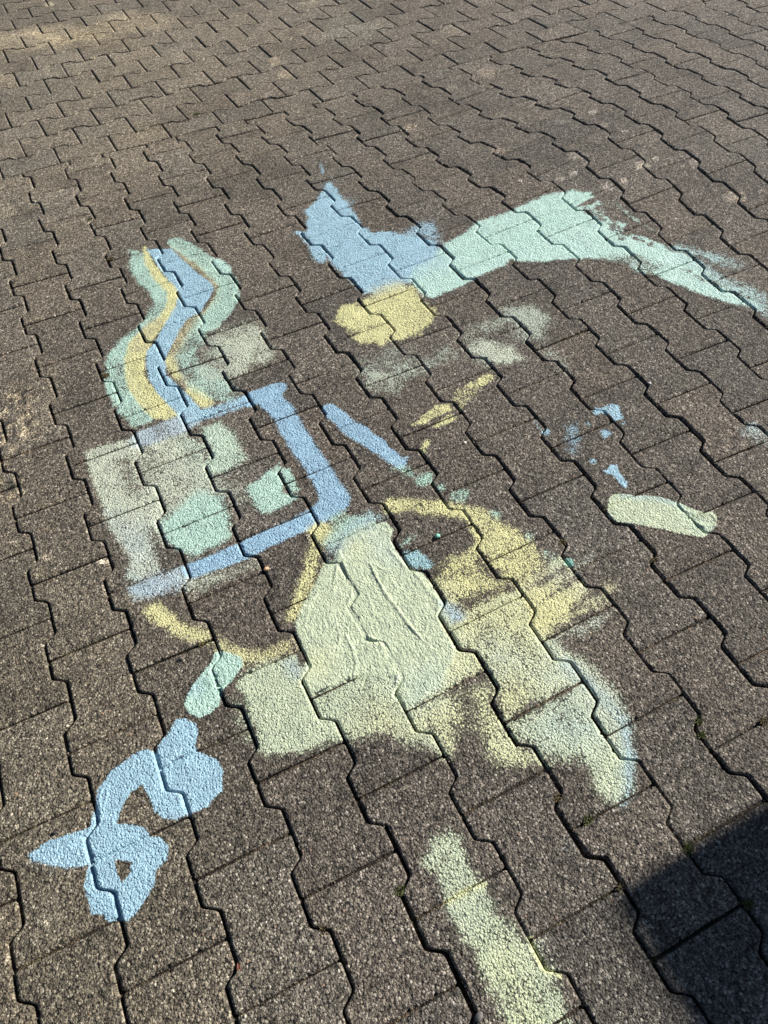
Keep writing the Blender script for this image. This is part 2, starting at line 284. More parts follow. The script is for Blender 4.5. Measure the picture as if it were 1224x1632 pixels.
def paver(field, cx, cy, kind, step, idx, cut=None):
    """one paver as a grid following its outline, with its side walls. Returns dict of arrays"""
    half = LEN / 2 - GT
    ly = axis(-half, half, step); t = axis(-.0717, .0717, step) / .0717
    Lx, Ty = np.meshgrid(t, ly)
    if cut is not None:                   # shortened at the seam; cut = nominal y limit at its columns
        top = np.minimum(half, cut(cx + t * .072) - cy - .0025)
        f = (ly + half) / (2 * half)
        Ty = -half + f[:, None] * (top[None] + half)
    hw = PW / 2 + AMP * zig(Ty) - GZ
    e = np.clip(half - np.abs(Ty), 0, .004); rr = .0035 * (1 - np.sqrt(np.clip(1 - (1 - e / .004) ** 2, 0, 1)))
    hwp = hw - rr; hwm = (np.full_like(hw, PW / 2 + AMP - GZ) if kind == 'edge' else hw) - rr
    X = np.where(Lx > 0, Lx * hwp, Lx * hwm); Y = Ty
    ny, nx = X.shape
    dside = np.minimum(hwp - X, X + hwm)
    dend = np.minimum(Y - Y[:1], Y[-1:] - Y)
    de = np.minimum(dside, dend)
    # orientation
    if field == 1: NX, NY = cx + X, cy + Y
    else: NX, NY = cx + Y, cy + X
    # the laying offset is smooth, so sample it on the corners and centre lines only
    gx = np.linspace(NX.min(), NX.max(), 3); gy = np.linspace(NY.min(), NY.max(), 3)
    GX, GY = np.meshgrid(gx, gy); Wc = to_world(field, np.stack([GX.ravel(), GY.ravel()], -1)).reshape(3, 3, 2)
    a = np.clip((NX - gx[0]) / (gx[2] - gx[0]), 0, 1) * 2; b = np.clip((NY - gy[0]) / (gy[2] - gy[0]), 0, 1) * 2
    ia = np.minimum(a.astype(int), 1); ib = np.minimum(b.astype(int), 1); fa = (a - ia)[..., None]; fb = (b - ib)[..., None]
    WX = (Wc[ib, ia] * (1 - fa) + Wc[ib, ia + 1] * fa) * (1 - fb) + (Wc[ib + 1, ia] * (1 - fa) + Wc[ib + 1, ia + 1] * fa) * fb
    # each paver sits a little shifted, turned and tilted
    r = np.random.default_rng(1000 + idx)
    rot, sx, sy = r.normal(0, .0035), r.normal(0, .0005), r.normal(0, .0004)
    c0 = WX.mean((0, 1)); d = WX - c0
    WX = np.stack([c0[0] + d[..., 0] - rot * d[..., 1] + sx, c0[1] + d[..., 1] + rot * d[..., 0] + sy], -1)
    tx, ty, z0 = r.normal(0, .006), r.normal(0, .006), r.normal(0, .0009)
    x, y = WX[..., 0], WX[..., 1]
    z = z0 + (tx * d[..., 0] + ty * d[..., 1])
    n1 = fbm(x, y, 45, 3, 3); n2 = vnoise(x, y, 210, 9); n3 = fbm(x, y, 130, 21, 2)
    wear = .0042 + .0030 * (n3 - .5)
    z = z - .0024 * (1 - smooth(0, 1, de / wear)) ** 1.5 - .004 * smooth(.70, .86, n3) * (1 - smooth(0, .006, de))
    z = z + .0013 * (n1 - .5)
    if step < .005: z = z + .0006 * (n2 - .5)
    dm = damage(x, y); z = z + dm * (.009 * (fbm(x, y, 38, 71, 4) - .62))
    top = np.stack([x, y, z], -1).reshape(-1, 3)
    # walls: the loop around the grid
    I = np.arange(ny * nx).reshape(ny, nx)
    loop = np.concatenate([I[0, :-1], I[:-1, -1], I[-1, :0:-1], I[:0:-1, 0]])
    quads = np.stack([I[:-1, :-1], I[:-1, 1:], I[1:, 1:], I[1:, :-1]], -1).reshape(-1, 4)
    if field == 2: quads = quads[:, ::-1]; loop = loop[::-1]
    p = top[loop]; nx_ = np.roll(p, -1, 0) - np.roll(p, 1, 0); out = np.stack([nx_[:, 1], -nx_[:, 0]], -1)
    out /= np.maximum(np.linalg.norm(out, axis=1), 1e-9)[:, None]
    V = [top]; depth = [np.zeros(len(top))]; push = [np.tile([0, 0, 1.0], (len(top), 1))]
    base = len(top); prev = loop; q = [quads]
    for dz in (.003, .008, .02):
        v = p.copy(); v[:, 2] -= dz
        V.append(v); depth.append(np.full(len(v), dz)); push.append(np.c_[out, np.zeros(len(v))])
        cur = base + np.arange(len(v)); base += len(v)
        q.append(np.stack([prev, cur, np.roll(cur, -1), np.roll(prev, -1)], -1)); prev = cur
    V = np.concatenate(V); depth = np.concatenate(depth); push = np.concatenate(push)
    push[loop, :2] += out * .6
    # tone of this paver
    br = r.normal(1, .075); wm = r.normal(0, .012)
    tone = np.tile([br * (1 + wm), br, br * (1 - wm)], (len(V), 1))
    return dict(V=V, Q=np.concatenate(q), depth=depth, push=push, tone=tone)

# ---- sand in the joints: narrow ribbons under each joint line
def ribbon(field, P, half, z0, amp, steps=5):
    """P: nominal polyline (n,2)"""
    Wp = to_world(field, P); T = np.gradient(Wp, axis=0); T /= np.linalg.norm(T, axis=1)[:, None]
    Nn = np.stack([-T[:, 1], T[:, 0]], -1); s = np.linspace(-half, half, steps)
    XY = Wp[:, None] + Nn[:, None] * s[None, :, None]
    x, y = XY[..., 0], XY[..., 1]
    z = z0 + amp * (fbm(x, y, 30, 55, 3) - .5) * 2 + .0012 * (vnoise(x, y, 300, 5) - .5)
    V = np.stack([x, y, z], -1).reshape(-1, 3)
    n = len(P); I = np.arange(n * steps).reshape(n, steps)
    Q = np.stack([I[:-1, :-1], I[1:, :-1], I[1:, 1:], I[:-1, 1:]], -1).reshape(-1, 4)
    return V, Q[:, ::-1]
# ------------------------------------------------------------------ the paint: strokes traced on the ground
THINGS = []      # (name, label, category, group)
OPS = []
def paint(label, name='paint_stroke', cat='paint stroke', group=None):
    THINGS.append((cat.replace(' ', '_'), label, cat, group)); return len(THINGS) - 1

def px(pts, ox=0, oy=0, s=1.0): return [(ox + a * s, oy + b * s) for a, b in pts]
def A3(pts): return px(pts, 0, 400, 1 / 3)          # enlargements the outlines were read from
def B3(pts): return px(pts, 408, 400, 1 / 3)
def C3(pts): return px(pts, 816, 400, 1 / 3)
def D3(pts): return px(pts, 408, 0, 1 / 3)
def E3(pts): return px(pts, 0, 800, 1 / 3)
def F3(pts): return px(pts, 408, 800, 1 / 3)
def G3(pts): return px(pts, 816, 800, 1 / 3)
def H3(pts): return px(pts, 816, 1200, 1 / 3)
def J2(pts): return px(pts, 0, 544, .5)
def K2(pts): return px(pts, 612, 544, .5)
def L2(pts): return px(pts, 0, 1088, .5)
def O2(pts): return px(pts, 600, 780, .4622)
def M2(pts): return px(pts, 612, 1088, .5)
def N2(pts): return px(pts, 612, 0, .5)

def poly(o, pts, col, cov=.95, soft=.004, rag=.004, patch=.15, mode='paint', thick=0, fill=0):
    OPS.append(dict(o=o, pts=ground([p[0] for p in pts], [p[1] for p in pts]), col=col, cov=cov, soft=soft, rag=rag, patch=patch, mode=mode, thick=thick, fill=fill, r=None))
def line(o, pts, w, col, cov=.95, soft=.004, rag=.003, patch=.15, mode='paint', thick=0, fill=0):
    pts = np.array(pts, float); n = len(pts); w = np.full(n, w, float) if np.isscalar(w) else np.array(w, float)
    T = np.gradient(pts, axis=0) if n > 1 else np.array([[1., 0]]); T /= np.linalg.norm(T, axis=1)[:, None]
    Nn = np.stack([-T[:, 1], T[:, 0]], -1) * w[:, None] / 2
    a = ground(*(pts + Nn).T); b = ground(*(pts - Nn).T)
    OPS.append(dict(o=o, pts=ground(*pts.T), col=col, cov=cov, soft=soft, rag=rag, patch=patch, mode=mode, thick=thick, fill=fill, r=np.linalg.norm(a - b, axis=1) / 2))
def dot(o, p, d, col, **k): line(o, [p, (p[0] + .5, p[1])], d, col, **k)

BLUE = (.355, .56, .68); BLUE2 = (.315, .51, .67); MINT = (.46, .67, .57); MINT2 = (.52, .745, .67); YEL = (.70, .68, .34); OCH = (.52, .48, .29)
CREAM = (.56, .61, .48); PALE = (.535, .61, .43); WASH = (.45, .51, .42); GREYB = (.46, .57, .62); PYEL = (.63, .66, .40)

# -- the winding rainbow of stripes, upper left
o = paint('mint green wavy stripe, outermost left of the winding stripes above the box')
poly(o, A3([(610, -10), (620, 60), (650, 150), (715, 200), (735, 250), (700, 310), (650, 365), (570, 420), (510, 500), (498, 560), (510, 640), (535, 720), (560, 780), (620, 825), (650, 850),
     (735, 815), (745, 740), (690, 690), (640, 620), (620, 540), (640, 470), (690, 400), (760, 340), (810, 280), (820, 200), (770, 150), (720, 90), (690, 0)]), MINT, .80, .006, .006, .35)
poly(o, A3([(495, 610), (545, 620), (575, 690), (550, 725), (510, 690)]), MINT, .85, .004, .003)
line(o, A3([(640, 60), (700, 130), (760, 200)]), 22, MINT, .5, .01)
o = paint('yellow wavy stripe left of the blue one, widening to a thick round end')
line(o, A3([(690, -20), (715, 60), (765, 130), (825, 190), (832, 235), (810, 290), (765, 345), (715, 390), (672, 440), (648, 510), (645, 590), (668, 650), (715, 715), (770, 765), (805, 775)]),
     [8, 13, 15, 17, 17, 15, 15, 22, 28, 31, 32, 33, 33, 31, 24], YEL, .92, .004, .003, .12)
line(o, A3([(740, 350), (700, 400), (665, 460)]), 22, OCH, .55, .006, mode='tint')
o = paint('ochre brown thin wavy stripe between the blue stripe and the right mint stripe')
line(o, A3([(830, -20), (890, 35), (965, 90), (1025, 150), (1045, 200), (1022, 250), (985, 300)]), [8, 12, 14, 14, 14, 13, 12], OCH, .66, .005, .003, .3)
line(o, A3([(940, 310), (890, 380), (855, 440), (825, 510), (830, 570), (880, 625), (930, 670), (985, 725)]), [18, 20, 20, 20, 16, 14, 17, 22], OCH, .64, .006, .004, .35)
line(o, A3([(925, 670), (985, 725)]), 20, YEL, .8, .005)
line(o, A3([(800, 520), (850, 600)]), 14, YEL, .7, .006)
o = paint('mint green wavy stripe right of the blue one, rounded dab at its top')
line(o, A3([(840, -45), (900, -10), (975, 45), (1050, 105), (1095, 160), (1090, 220), (1050, 290), (1000, 350)]), [18, 19, 22, 28, 32, 32, 30, 26], MINT, .80, .004, .004, .2)
line(o, A3([(985, 330), (930, 430), (890, 500), (910, 560), (970, 610), (1040, 660), (1085, 680)]), [26, 24, 26, 34, 42, 38, 30], MINT, .68, .008, .006, .45)
line(o, A3([(1035, 50), (1080, 90)]), 14, MINT2, .85)
o = paint('blue wavy stripe amid the winding stripes, with a sharp elbow on its right')
poly(o, A3([(700, -12), (740, 50), (790, 120), (832, 165), (855, 200), (842, 260), (800, 330), (770, 390), (745, 430), (702, 480), (698, 550), (712, 610), (752, 680), (800, 730), (840, 775), (872, 815),
     (900, 830), (985, 790), (960, 760), (900, 690), (850, 640), (795, 590), (790, 520), (825, 450), (860, 380), (890, 330), (960, 290), (1000, 230), (1026, 180), (1010, 155), (950, 110), (880, 50), (820, -12)]), BLUE, .93, .003, .002, .12, fill=.35)
line(o, A3([(905, 815), (985, 780)]), 16, BLUE, .6, .006)

# -- washes right of the stripes
o = paint('pale green wash spreading right of the winding stripes across two paving stones', cat='paint wash')
poly(o, [(336, 535), (345, 526), (405, 508), (418, 512), (425, 540), (445, 562), (440, 575), (405, 588), (372, 610), (358, 590), (350, 560)], CREAM, .80, .016, .010, .4)
poly(o, [(325, 540), (345, 535), (356, 560), (362, 590), (340, 615), (312, 590)], WASH, .68, .012, .006, .5)

# -- the box
o = paint('cream white wash filling the left side of the painted box', cat='paint wash')
poly(o, J2([(270, 350), (355, 318), (445, 305), (450, 335), (430, 385), (440, 440), (500, 462), (515, 520), (505, 560), (530, 640), (505, 700), (515, 735), (430, 768), (385, 760), (400, 740), (410, 690), (350, 600), (320, 520), (290, 450)]), CREAM, .88, .006, .004, .2)
poly(o, J2([(365, 375), (420, 365), (430, 430), (470, 460), (440, 500), (400, 470)]), CREAM, .5, .012, .004, mode='erase')
poly(o, J2([(480, 600), (530, 620), (530, 700), (490, 690)]), CREAM, .7, .012, .004, mode='erase')
poly(o, J2([(435, 335), (590, 285), (655, 325), (665, 440), (720, 480), (620, 500), (560, 545), (505, 560), (500, 465), (445, 445), (430, 380)]), CREAM, .76, .008, .005, .3)
poly(o, J2([(340, 560), (480, 600), (500, 700), (410, 720)]), GREYB, .45, .03, mode='tint')
poly(o, J2([(665, 445), (790, 395), (800, 470), (805, 530), (760, 560), (725, 490)]), CREAM, .42, .014, .008, .4)
poly(o, J2([(590, 400), (665, 430), (770, 480), (740, 530), (640, 470)]), WASH, .4, .02, .006)
o = paint('pale grey blue wash across the lower left corner of the painted box', cat='paint wash')
poly(o, J2([(400, 790), (470, 750), (600, 708), (612, 735), (590, 790), (500, 815), (430, 830)]), GREYB, .84, .008, .005, .2)
poly(o, J2([(590, 745), (700, 735), (820, 690), (830, 715), (620, 810), (585, 800)]), CREAM, .68, .010, .005, .4)
line(o, J2([(420, 770), (440, 800)]), 24, BLUE, .35, .02, mode='tint')
o = paint('pale green square in the upper middle of the painted box', cat='paint patch')
poly(o, J2([(640, 275), (700, 252), (745, 290), (775, 340), (795, 375), (765, 398), (690, 430), (660, 432), (655, 400), (672, 340), (640, 300)]), (.54, .68, .54), .84, .010, .004, .25)
poly(o, J2([(580, 310), (640, 300), (665, 340), (655, 390), (600, 380)]), MINT, .42, .02, mode='tint')
o = paint('mint green square on the right inside the painted box, cut by a joint', cat='paint patch')
poly(o, J2([(788, 465), (835, 430), (890, 385), (893, 420), (905, 480), (950, 498), (905, 530), (835, 556), (803, 515)]), MINT, .93, .006, .005, .12)
poly(o, J2([(893, 402), (925, 408), (945, 455), (960, 480), (930, 488), (908, 455)]), MINT, .86, .004, .004)
o = paint('mint green square at the bottom of the painted box, above the blue bar', cat='paint patch')
poly(o, J2([(508, 572), (560, 545), (600, 500), (640, 472), (705, 500), (730, 560), (742, 620), (700, 650), (620, 685), (575, 672), (530, 640)]), MINT, .93, .009, .005, .12)
o = paint('pale blue bar crossing the top left of the painted box')
line(o, J2([(450, 310), (520, 285), (600, 255)]), [26, 27, 25], GREYB, .80, .006, .004, .3)
line(o, J2([(600, 245), (700, 220), (795, 182)]), [14, 18, 20], BLUE, .78, .006, .004, .2)
o = paint('bright blue angular band forming the right side and bottom of the painted box')
line(o, J2([(800, 185), (885, 150)]), [22, 20], BLUE2, .92, .004, .003, .1)
line(o, J2([(855, 180), (900, 225), (955, 320), (1010, 400), (1055, 475), (1068, 510), (1020, 550)]), [34, 36, 38, 38, 42, 44, 34], BLUE2, .94, .005, .003, .12)
line(o, J2([(1000, 562), (900, 607), (800, 655), (700, 697), (612, 728)]), [30, 29, 29, 27, 24], BLUE2, .93, .004, .002, .12)

# -- curve under the box
o = paint('thin yellow brown arc sagging below the painted box towards the thick pale shape')
line(o, J2([(425, 815), (480, 850), (530, 890), (580, 925), (640, 945), (672, 948)]), [12, 26, 30, 28, 28, 14], OCH, .52, .012, .008, .6)
line(o, J2([(490, 860), (530, 890)]), 26, YEL, .85, .008, .008)
line(o, J2([(570, 915), (650, 948)]), 20, YEL, .72, .008, .008, .3)
line(o, J2([(705, 968), (760, 1000), (820, 1010), (880, 990), (940, 965)]), [26, 30, 30, 32, 30], OCH, .62, .009, .008, .5)
line(o, J2([(712, 975), (790, 1010), (900, 985)]), [14, 16, 16], YEL, .6, .008, .008, .4)
line(o, J2([(925, 885), (950, 830), (985, 745), (1005, 660), (1025, 600)]), [16, 26, 26, 22, 28], YEL, .76, .006, .006, .35)
line(o, J2([(1010, 600), (1060, 620)]), 24, YEL, .75, .008, .006, .35)
o = paint('small mint and pale green dab just right of the blue corner of the box', cat='paint patch')
poly(o, J2([(1050, 562), (1085, 545), (1170, 568), (1150, 600), (1110, 620), (1060, 645), (1025, 650), (1060, 600)]), (.44, .62, .48), .80, .007, .006, .3)

# -- upper middle
o = paint('large bright blue patch with a pointed top in the upper middle', cat='paint patch')
poly(o, [(515, 299), (523, 290), (538, 300), (545, 317), (555, 327), (568, 343), (578, 360), (595, 370), (615, 367), (641, 373), (663, 378), (690, 385), (704, 402), (680, 432), (655, 450), (641, 456), (620, 462), (598, 468), (581, 467),
     (568, 458), (551, 442), (530, 425), (522, 410), (515, 420), (503, 418), (495, 404), (490, 390), (481, 380), (468, 371), (474, 366), (487, 369), (490, 350), (484, 335), (505, 318)], BLUE, .93, .006, .006, .14, fill=.25)
poly(o, [(640, 370), (664, 356), (672, 352), (690, 353), (700, 365), (703, 392), (680, 390), (655, 385)], BLUE, .66, .012, .008, .3)
line(o, [(515, 292), (530, 285), (548, 280)], [10, 12, 8], BLUE, .36, .02, .01, .6)
line(o, [(512, 262), (514, 276)], [5, 7], BLUE, .62, .004, .004)
dot(o, (542, 325), 24, BLUE, cov=.5, soft=.02)
o = paint('broad mint green wing shaped band sweeping from the blue patch to the upper right', cat='paint band')
poly(o, N2([(75, 890), (100, 850), (150, 825), (190, 780), (260, 740), (290, 710), (380, 680), (450, 650), (520, 622), (600, 605), (660, 613), (675, 632), (700, 650), (722, 682), (772, 712), (765, 740), (830, 752), (870, 770), (905, 782),
     (960, 795), (1005, 835), (1010, 870), (1060, 900), (1130, 935), (1180, 965), (1200, 990), (1130, 972), (1000, 932), (900, 892), (860, 872), (800, 868), (780, 845), (700, 828), (640, 822), (560, 832), (460, 836), (400, 828), (385, 850), (300, 882), (250, 912), (150, 952), (118, 935)]), MINT2, .93, .006, .006, .12, fill=.3)
poly(o, N2([(900, 780), (960, 783), (1130, 825), (1145, 845), (1060, 852), (1090, 890), (1180, 918), (1230, 950), (1230, 1020), (1180, 990), (1100, 955), (1010, 890)]), (.42, .60, .58), .48, .014, .012, .7)
poly(o, [(1058, 388), (1110, 397), (1175, 414), (1192, 428), (1150, 432), (1184, 452), (1230, 474), (1230, 512), (1180, 478), (1130, 452), (1090, 420)], (.45, .64, .62), .50, .014, .012, .7)
poly(o, N2([(800, 748), (900, 794), (978, 834), (1040, 895), (1150, 950), (1120, 972), (1000, 930), (900, 890), (850, 862)]), MINT2, .80, .008, .008, .5)
poly(o, N2([(608, 664), (655, 634), (694, 630), (665, 652)]), MINT2, .95, .002, .001, mode='erase')
poly(o, N2([(782, 716), (840, 738), (872, 762), (845, 756), (800, 748), (765, 738)]), MINT2, .92, .004, .004, mode='erase')
line(o, N2([(690, 660), (740, 690), (830, 730), (900, 770)]), 12, MINT2, .8, .005, .014, mode='erase')
line(o, N2([(640, 668), (700, 700), (760, 760)]), 5, MINT2, .6, .004, .014, mode='erase')
line(o, N2([(720, 690), (760, 740), (850, 780)]), 5, MINT2, .7, .004, .014, mode='erase')
line(o, N2([(900, 790), (1010, 820), (1100, 880)]), 6, MINT2, .6, .004, .012, mode='erase')
line(o, N2([(950, 860), (1050, 900), (1150, 950)]), 5, MINT2, .5, .004, .012, mode='erase')
line(o, N2([(730, 640), (800, 700), (880, 750)]), 4, MINT2, .55, .003, .010, .5)
line(o, N2([(700, 835), (790, 830), (850, 850)]), 22, MINT2, .45, .010, .010, .6, mode='erase')
line(o, N2([(90, 860), (160, 830)]), 30, BLUE, .35, .02, mode='tint')
line(o, N2([(300, 790), (480, 740), (640, 640)]), 30, (.46, .72, .60), .4, .03, mode='tint')
o = paint('ragged yellow blotch below the bright blue patch', cat='paint patch')
poly(o, B3([(490, 235), (530, 225), (570, 200), (620, 165), (680, 152), (750, 172), (780, 200), (790, 240), (860, 262), (868, 300), (830, 350), (790, 395), (700, 430), (655, 430), (640, 400), (650, 360), (600, 290), (560, 292), (520, 262)]), YEL, .86, .006, .009, .22)
poly(o, B3([(395, 270), (450, 245), (500, 272), (560, 292), (612, 340), (560, 352), (490, 372), (430, 382), (400, 350), (365, 345), (385, 310)]), YEL, .82, .007, .009, .28)
poly(o, B3([(450, 408), (540, 380), (620, 348), (640, 390), (632, 420), (620, 458), (560, 440), (490, 445)]), YEL, .80, .006, .009, .28)
poly(o, B3([(480, 250), (600, 260), (700, 330), (640, 420), (560, 400), (450, 395), (420, 320)]), YEL, .70, .010, .010, .3)
line(o, B3([(560, 200), (620, 175), (680, 160)]), 16, CREAM, .5, .01, .008, mode='tint')
# -- faint washes in the middle
o = paint('faint grey green wash below the yellow blotch, on both sides of a straight joint', cat='paint wash')
poly(o, B3([(500, 580), (620, 545), (700, 532), (790, 550), (812, 585), (700, 640), (680, 690), (560, 690), (515, 655)]), WASH, .60, .012, .010, .6)
line(o, B3([(520, 650), (620, 610)]), 12, CREAM, .5, .01, .006, .5)
line(o, B3([(470, 560), (560, 540), (700, 480), (760, 520)]), [24, 30, 34, 20], WASH, .42, .016, .010, .5)
o = paint('faint grey green wash with a pale cream centre, right of the yellow blotch', cat='paint wash')
poly(o, B3([(790, 530), (840, 490), (930, 425), (962, 470), (1000, 520), (860, 560), (810, 590)]), WASH, .60, .010, .006, .55)
poly(o, B3([(960, 400), (1080, 330), (1180, 295), (1330, 265), (1400, 330), (1360, 420), (1180, 470), (1100, 560), (1020, 500)]), WASH, .58, .014, .012, .65)
poly(o, B3([(1000, 468), (1100, 420), (1224, 450), (1290, 520), (1210, 548), (1140, 542), (1090, 510)]), CREAM, .80, .010, .006, .3)
poly(o, B3([(1120, 400), (1200, 365), (1240, 440), (1180, 450)]), WASH, .8, .02, mode='erase')
poly(o, B3([(1130, 270), (1300, 240), (1420, 300), (1400, 380), (1250, 330)]), WASH, .5, .016, .01, .5)
poly(o, C3([(110, 475), (190, 465), (290, 540), (250, 590), (180, 520)]), WASH, .56, .012, .008, .6)
line(o, C3([(20, 320), (90, 360), (150, 440)]), [24, 22, 18], WASH, .36, .014, .01, .6)
o = paint('faint pale green smudge at the right edge of the picture', cat='paint patch')
poly(o, C3([(1075, 850), (1110, 825), (1170, 825), (1235, 870), (1235, 935), (1170, 915), (1100, 890)]), (.48, .60, .60), .70, .010, .008, .5)
YD = 'broken yellow dashes crossing the middle of the picture'
o = paint('ragged yellow dash, upper and largest one of the broken diagonal row', group=YD)
poly(o, B3([(1105, 580), (1140, 585), (1135, 610), (1085, 650), (1050, 690), (975, 760), (940, 700), (960, 660), (1040, 620)]), YEL, .74, .004, .009, .5)
o = paint('solid yellow dash just above a straight joint, second of the broken diagonal row', group=YD)
poly(o, B3([(735, 838), (800, 780), (860, 740), (930, 728), (945, 762), (860, 800), (800, 836)]), YEL, .80, .004, .007, .3)
o = paint('small yellow dash just below the straight joint, under the solid yellow dash', group=YD)
line(o, B3([(865, 835), (935, 800)]), [9, 14], YEL, .80, .004, .004, .2)
o = paint('smallest yellow dash, lowest of the broken diagonal row', group=YD)
line(o, B3([(797, 955), (820, 915)]), [13, 8], YEL, .80, .004, .003, .2)
o = paint('short bright blue dash running diagonally, right of the blue box corner')
line(o, B3([(345, 755), (385, 785), (432, 830), (505, 878), (580, 930), (640, 985), (688, 1012)]), [20, 23, 24, 27, 25, 22, 18], BLUE2, .90, .004, .005, .15)
line(o, B3([(650, 1000), (735, 985)]), [10, 5], BLUE, .85, .004, .003)
line(o, B3([(650, 1045), (690, 1035)]), [6, 6], MINT, .5, .005, .005)
MS = 'small mint green smudges along the top of the yellow arc'
for p, d, lb in [((722, 1053), 15, 'small mint smudge below the tip of the short blue dash'), ((800, 1088), 24, 'largest mint smudge, across a zigzag joint below the blue dash'),
                 ((885, 1128), 12, 'faint mint smudge between the largest smudge and the one on the yellow arc'), ((972, 1168), 24, 'mint smudge on the upper edge of the yellow arc')]:
    o = paint(lb, cat='paint smudge', group=MS); dot(o, B3([p])[0], d, (.44, .68, .56), cov=.72, soft=.006, rag=.005, patch=.3)
for p, d, lb in [((355, 552), 15, 'mint smudge lying on the yellow of the arc, left of its straight joint'), ((465, 622), 11, 'tiny mint smudge at the right end of a straight joint by the yellow arc'),
                 ((518, 682), 16, 'mint smudge at the outer edge of the yellow arc, above the dark thin spot'), ((562, 706), 24, 'mint smudge against the zigzag joint at the right edge of the yellow arc')]:
    o = paint(lb, cat='paint smudge', group=MS); dot(o, K2([p])[0], d, (.44, .68, .58), cov=.70, soft=.006, rag=.005, patch=.3)

# -- blue specks on the right
SP = 'blue paint spots on the bare stones at the right'
o = paint('irregular light blue spot lying across a zigzag joint, largest of the blue spots', cat='paint spot', group=SP)
poly(o, C3([(388, 765), (398, 748), (430, 752), (470, 730), (510, 735), (530, 800), (490, 815), (462, 780), (430, 782), (400, 785)]), BLUE, .93, .003, .003, fill=.7)
dot(o, C3([(535, 825)])[0], 6, BLUE, cov=.5)
o = paint('small round light blue spot below the largest blue spot', cat='paint spot', group=SP)
dot(o, C3([(442, 870)])[0], 11, BLUE, cov=.85, soft=.004, rag=.005)
line(o, C3([(445, 855), (440, 885)]), [4, 6], BLUE, .6, .005, .005)
o = paint('tiny pale blue spot left of the small round one', cat='paint spot', group=SP)
dot(o, C3([(365, 830)])[0], 7, BLUE, cov=.6, soft=.003)
o = paint('blue dab on the edge of a joint, leftmost of the blue spots', cat='paint spot', group=SP)
dot(o, C3([(162, 868)])[0], 11, BLUE, cov=.82, soft=.004); line(o, C3([(108, 820), (130, 845)]), [5, 5], BLUE, .6)
o = paint('faint blue smear with no clear edge among the blue spots', cat='paint spot', group=SP)
line(o, C3([(285, 850), (290, 900), (297, 960)]), [20, 26, 16], BLUE, .60, .012, .008, .6)
o = paint('tiny blue spot above the key shaped blue mark', cat='paint spot', group=SP)
dot(o, C3([(386, 1006)])[0], 9, BLUE, cov=.85, soft=.003)
o = paint('light blue key shaped mark with a round head and short stem', cat='paint spot', group=SP)
poly(o, C3([(435, 1052), (452, 1048), (470, 1025), (500, 1025), (512, 1060), (552, 1112), (545, 1135), (520, 1122), (482, 1072), (450, 1066)]), BLUE, .96, .002, .0015, thick=.5)
o = paint('thick cream oblong dab with a crumpled right end, far right', cat='paint dab')
poly(o, K2([(712, 530), (718, 500), (735, 488), (780, 488), (880, 496), (940, 515), (1000, 540), (1045, 545), (1060, 560), (1058, 592), (1020, 626), (980, 620), (900, 602), (820, 585), (740, 574), (716, 552)]), PALE, .98, .002, .0012, .05, thick=.35, fill=.9)
line(o, K2([(760, 492), (880, 500), (950, 525)]), [5, 7, 6], BLUE, .45, .006, mode='tint')
line(o, K2([(940, 520), (1000, 590), (1040, 600)]), [14, 18, 12], (.42, .58, .46), .55, .01, mode='tint', thick=.9)

# -- yellow wing right of the thick body
o = paint('broad yellow arc curving over the right shoulder of the thick pale green shape', cat='paint band')
poly(o, K2([(-5, 505), (60, 498), (180, 500), (260, 520), (300, 525), (345, 560), (430, 600), (470, 640), (520, 690), (530, 730), (560, 760), (625, 775), (618, 860), (560, 900), (500, 948), (465, 900), (455, 860), (425, 800), (340, 720), (300, 660), (290, 600), (250, 570), (160, 556), (60, 548), (0, 545)]), YEL, .80, .008, .008, .35)
poly(o, K2([(270, 600), (290, 590), (300, 620), (295, 650)]), YEL, .7)
poly(o, K2([(150, 760), (200, 690), (292, 655), (330, 740), (420, 795), (340, 835), (232, 880), (190, 830), (170, 790)]), YEL, .76, .010, .008, .45)
poly(o, K2([(300, 770), (420, 790), (330, 840), (240, 880), (260, 820)]), YEL, .45, .02, .01, mode='erase')
poly(o, K2([(510, 690), (560, 690), (600, 740), (560, 790), (520, 770)]), YEL, .62, .014, .01, mode='erase')
poly(o, O2([(500, 335), (560, 290), (630, 235), (690, 290), (740, 345), (780, 365), (805, 398), (700, 445), (575, 515), (525, 460), (540, 410)]), (.62, .63, .38), .78, .006, .006, .25)
line(o, O2([(700, 330), (650, 400), (560, 470)]), 34, YEL, .70, .016, .010, mode='tint')
line(o, O2([(590, 330), (540, 390)]), 18, YEL, .6, .016, .010, mode='tint')
for q in ([(520, 345), (600, 300), (650, 270)], [(560, 400), (640, 340), (680, 310)], [(610, 470), (700, 400), (745, 350)], [(640, 490), (730, 430), (780, 385)]):
    line(o, O2(q), [4, 8, 5], YEL, .72, .006, .010, .4, mode='erase')
line(o, O2([(600, 300), (700, 300), (720, 340)]), 16, (.50, .58, .60), .45, .02, .01, mode='tint')
poly(o, O2([(575, 525), (700, 460), (828, 414), (790, 450), (715, 520), (690, 500), (640, 515), (610, 535)]), CREAM, .72, .008, .006, .3)
line(o, K2([(540, 820), (470, 930)]), 30, (.70, .66, .30), .35, .03, mode='tint')
line(o, O2([(230, 330), (330, 330), (440, 350)]), [10, 14, 10], YEL, .5, .010, .008, .4)
line(o, O2([(260, 300), (350, 260), (400, 300)]), [6, 8, 6], YEL, .45, .010, .012, .4, mode='erase')
line(o, O2([(290, 400), (380, 370), (470, 340)]), [6, 10, 6], YEL, .55, .010, .012, .4, mode='erase')
o = paint('small round yellow spot on the right end of the yellow arc', cat='paint spot')
dot(o, K2([(722, 782)])[0], 26, OCH, cov=.74, soft=.008, rag=.005, patch=.3)
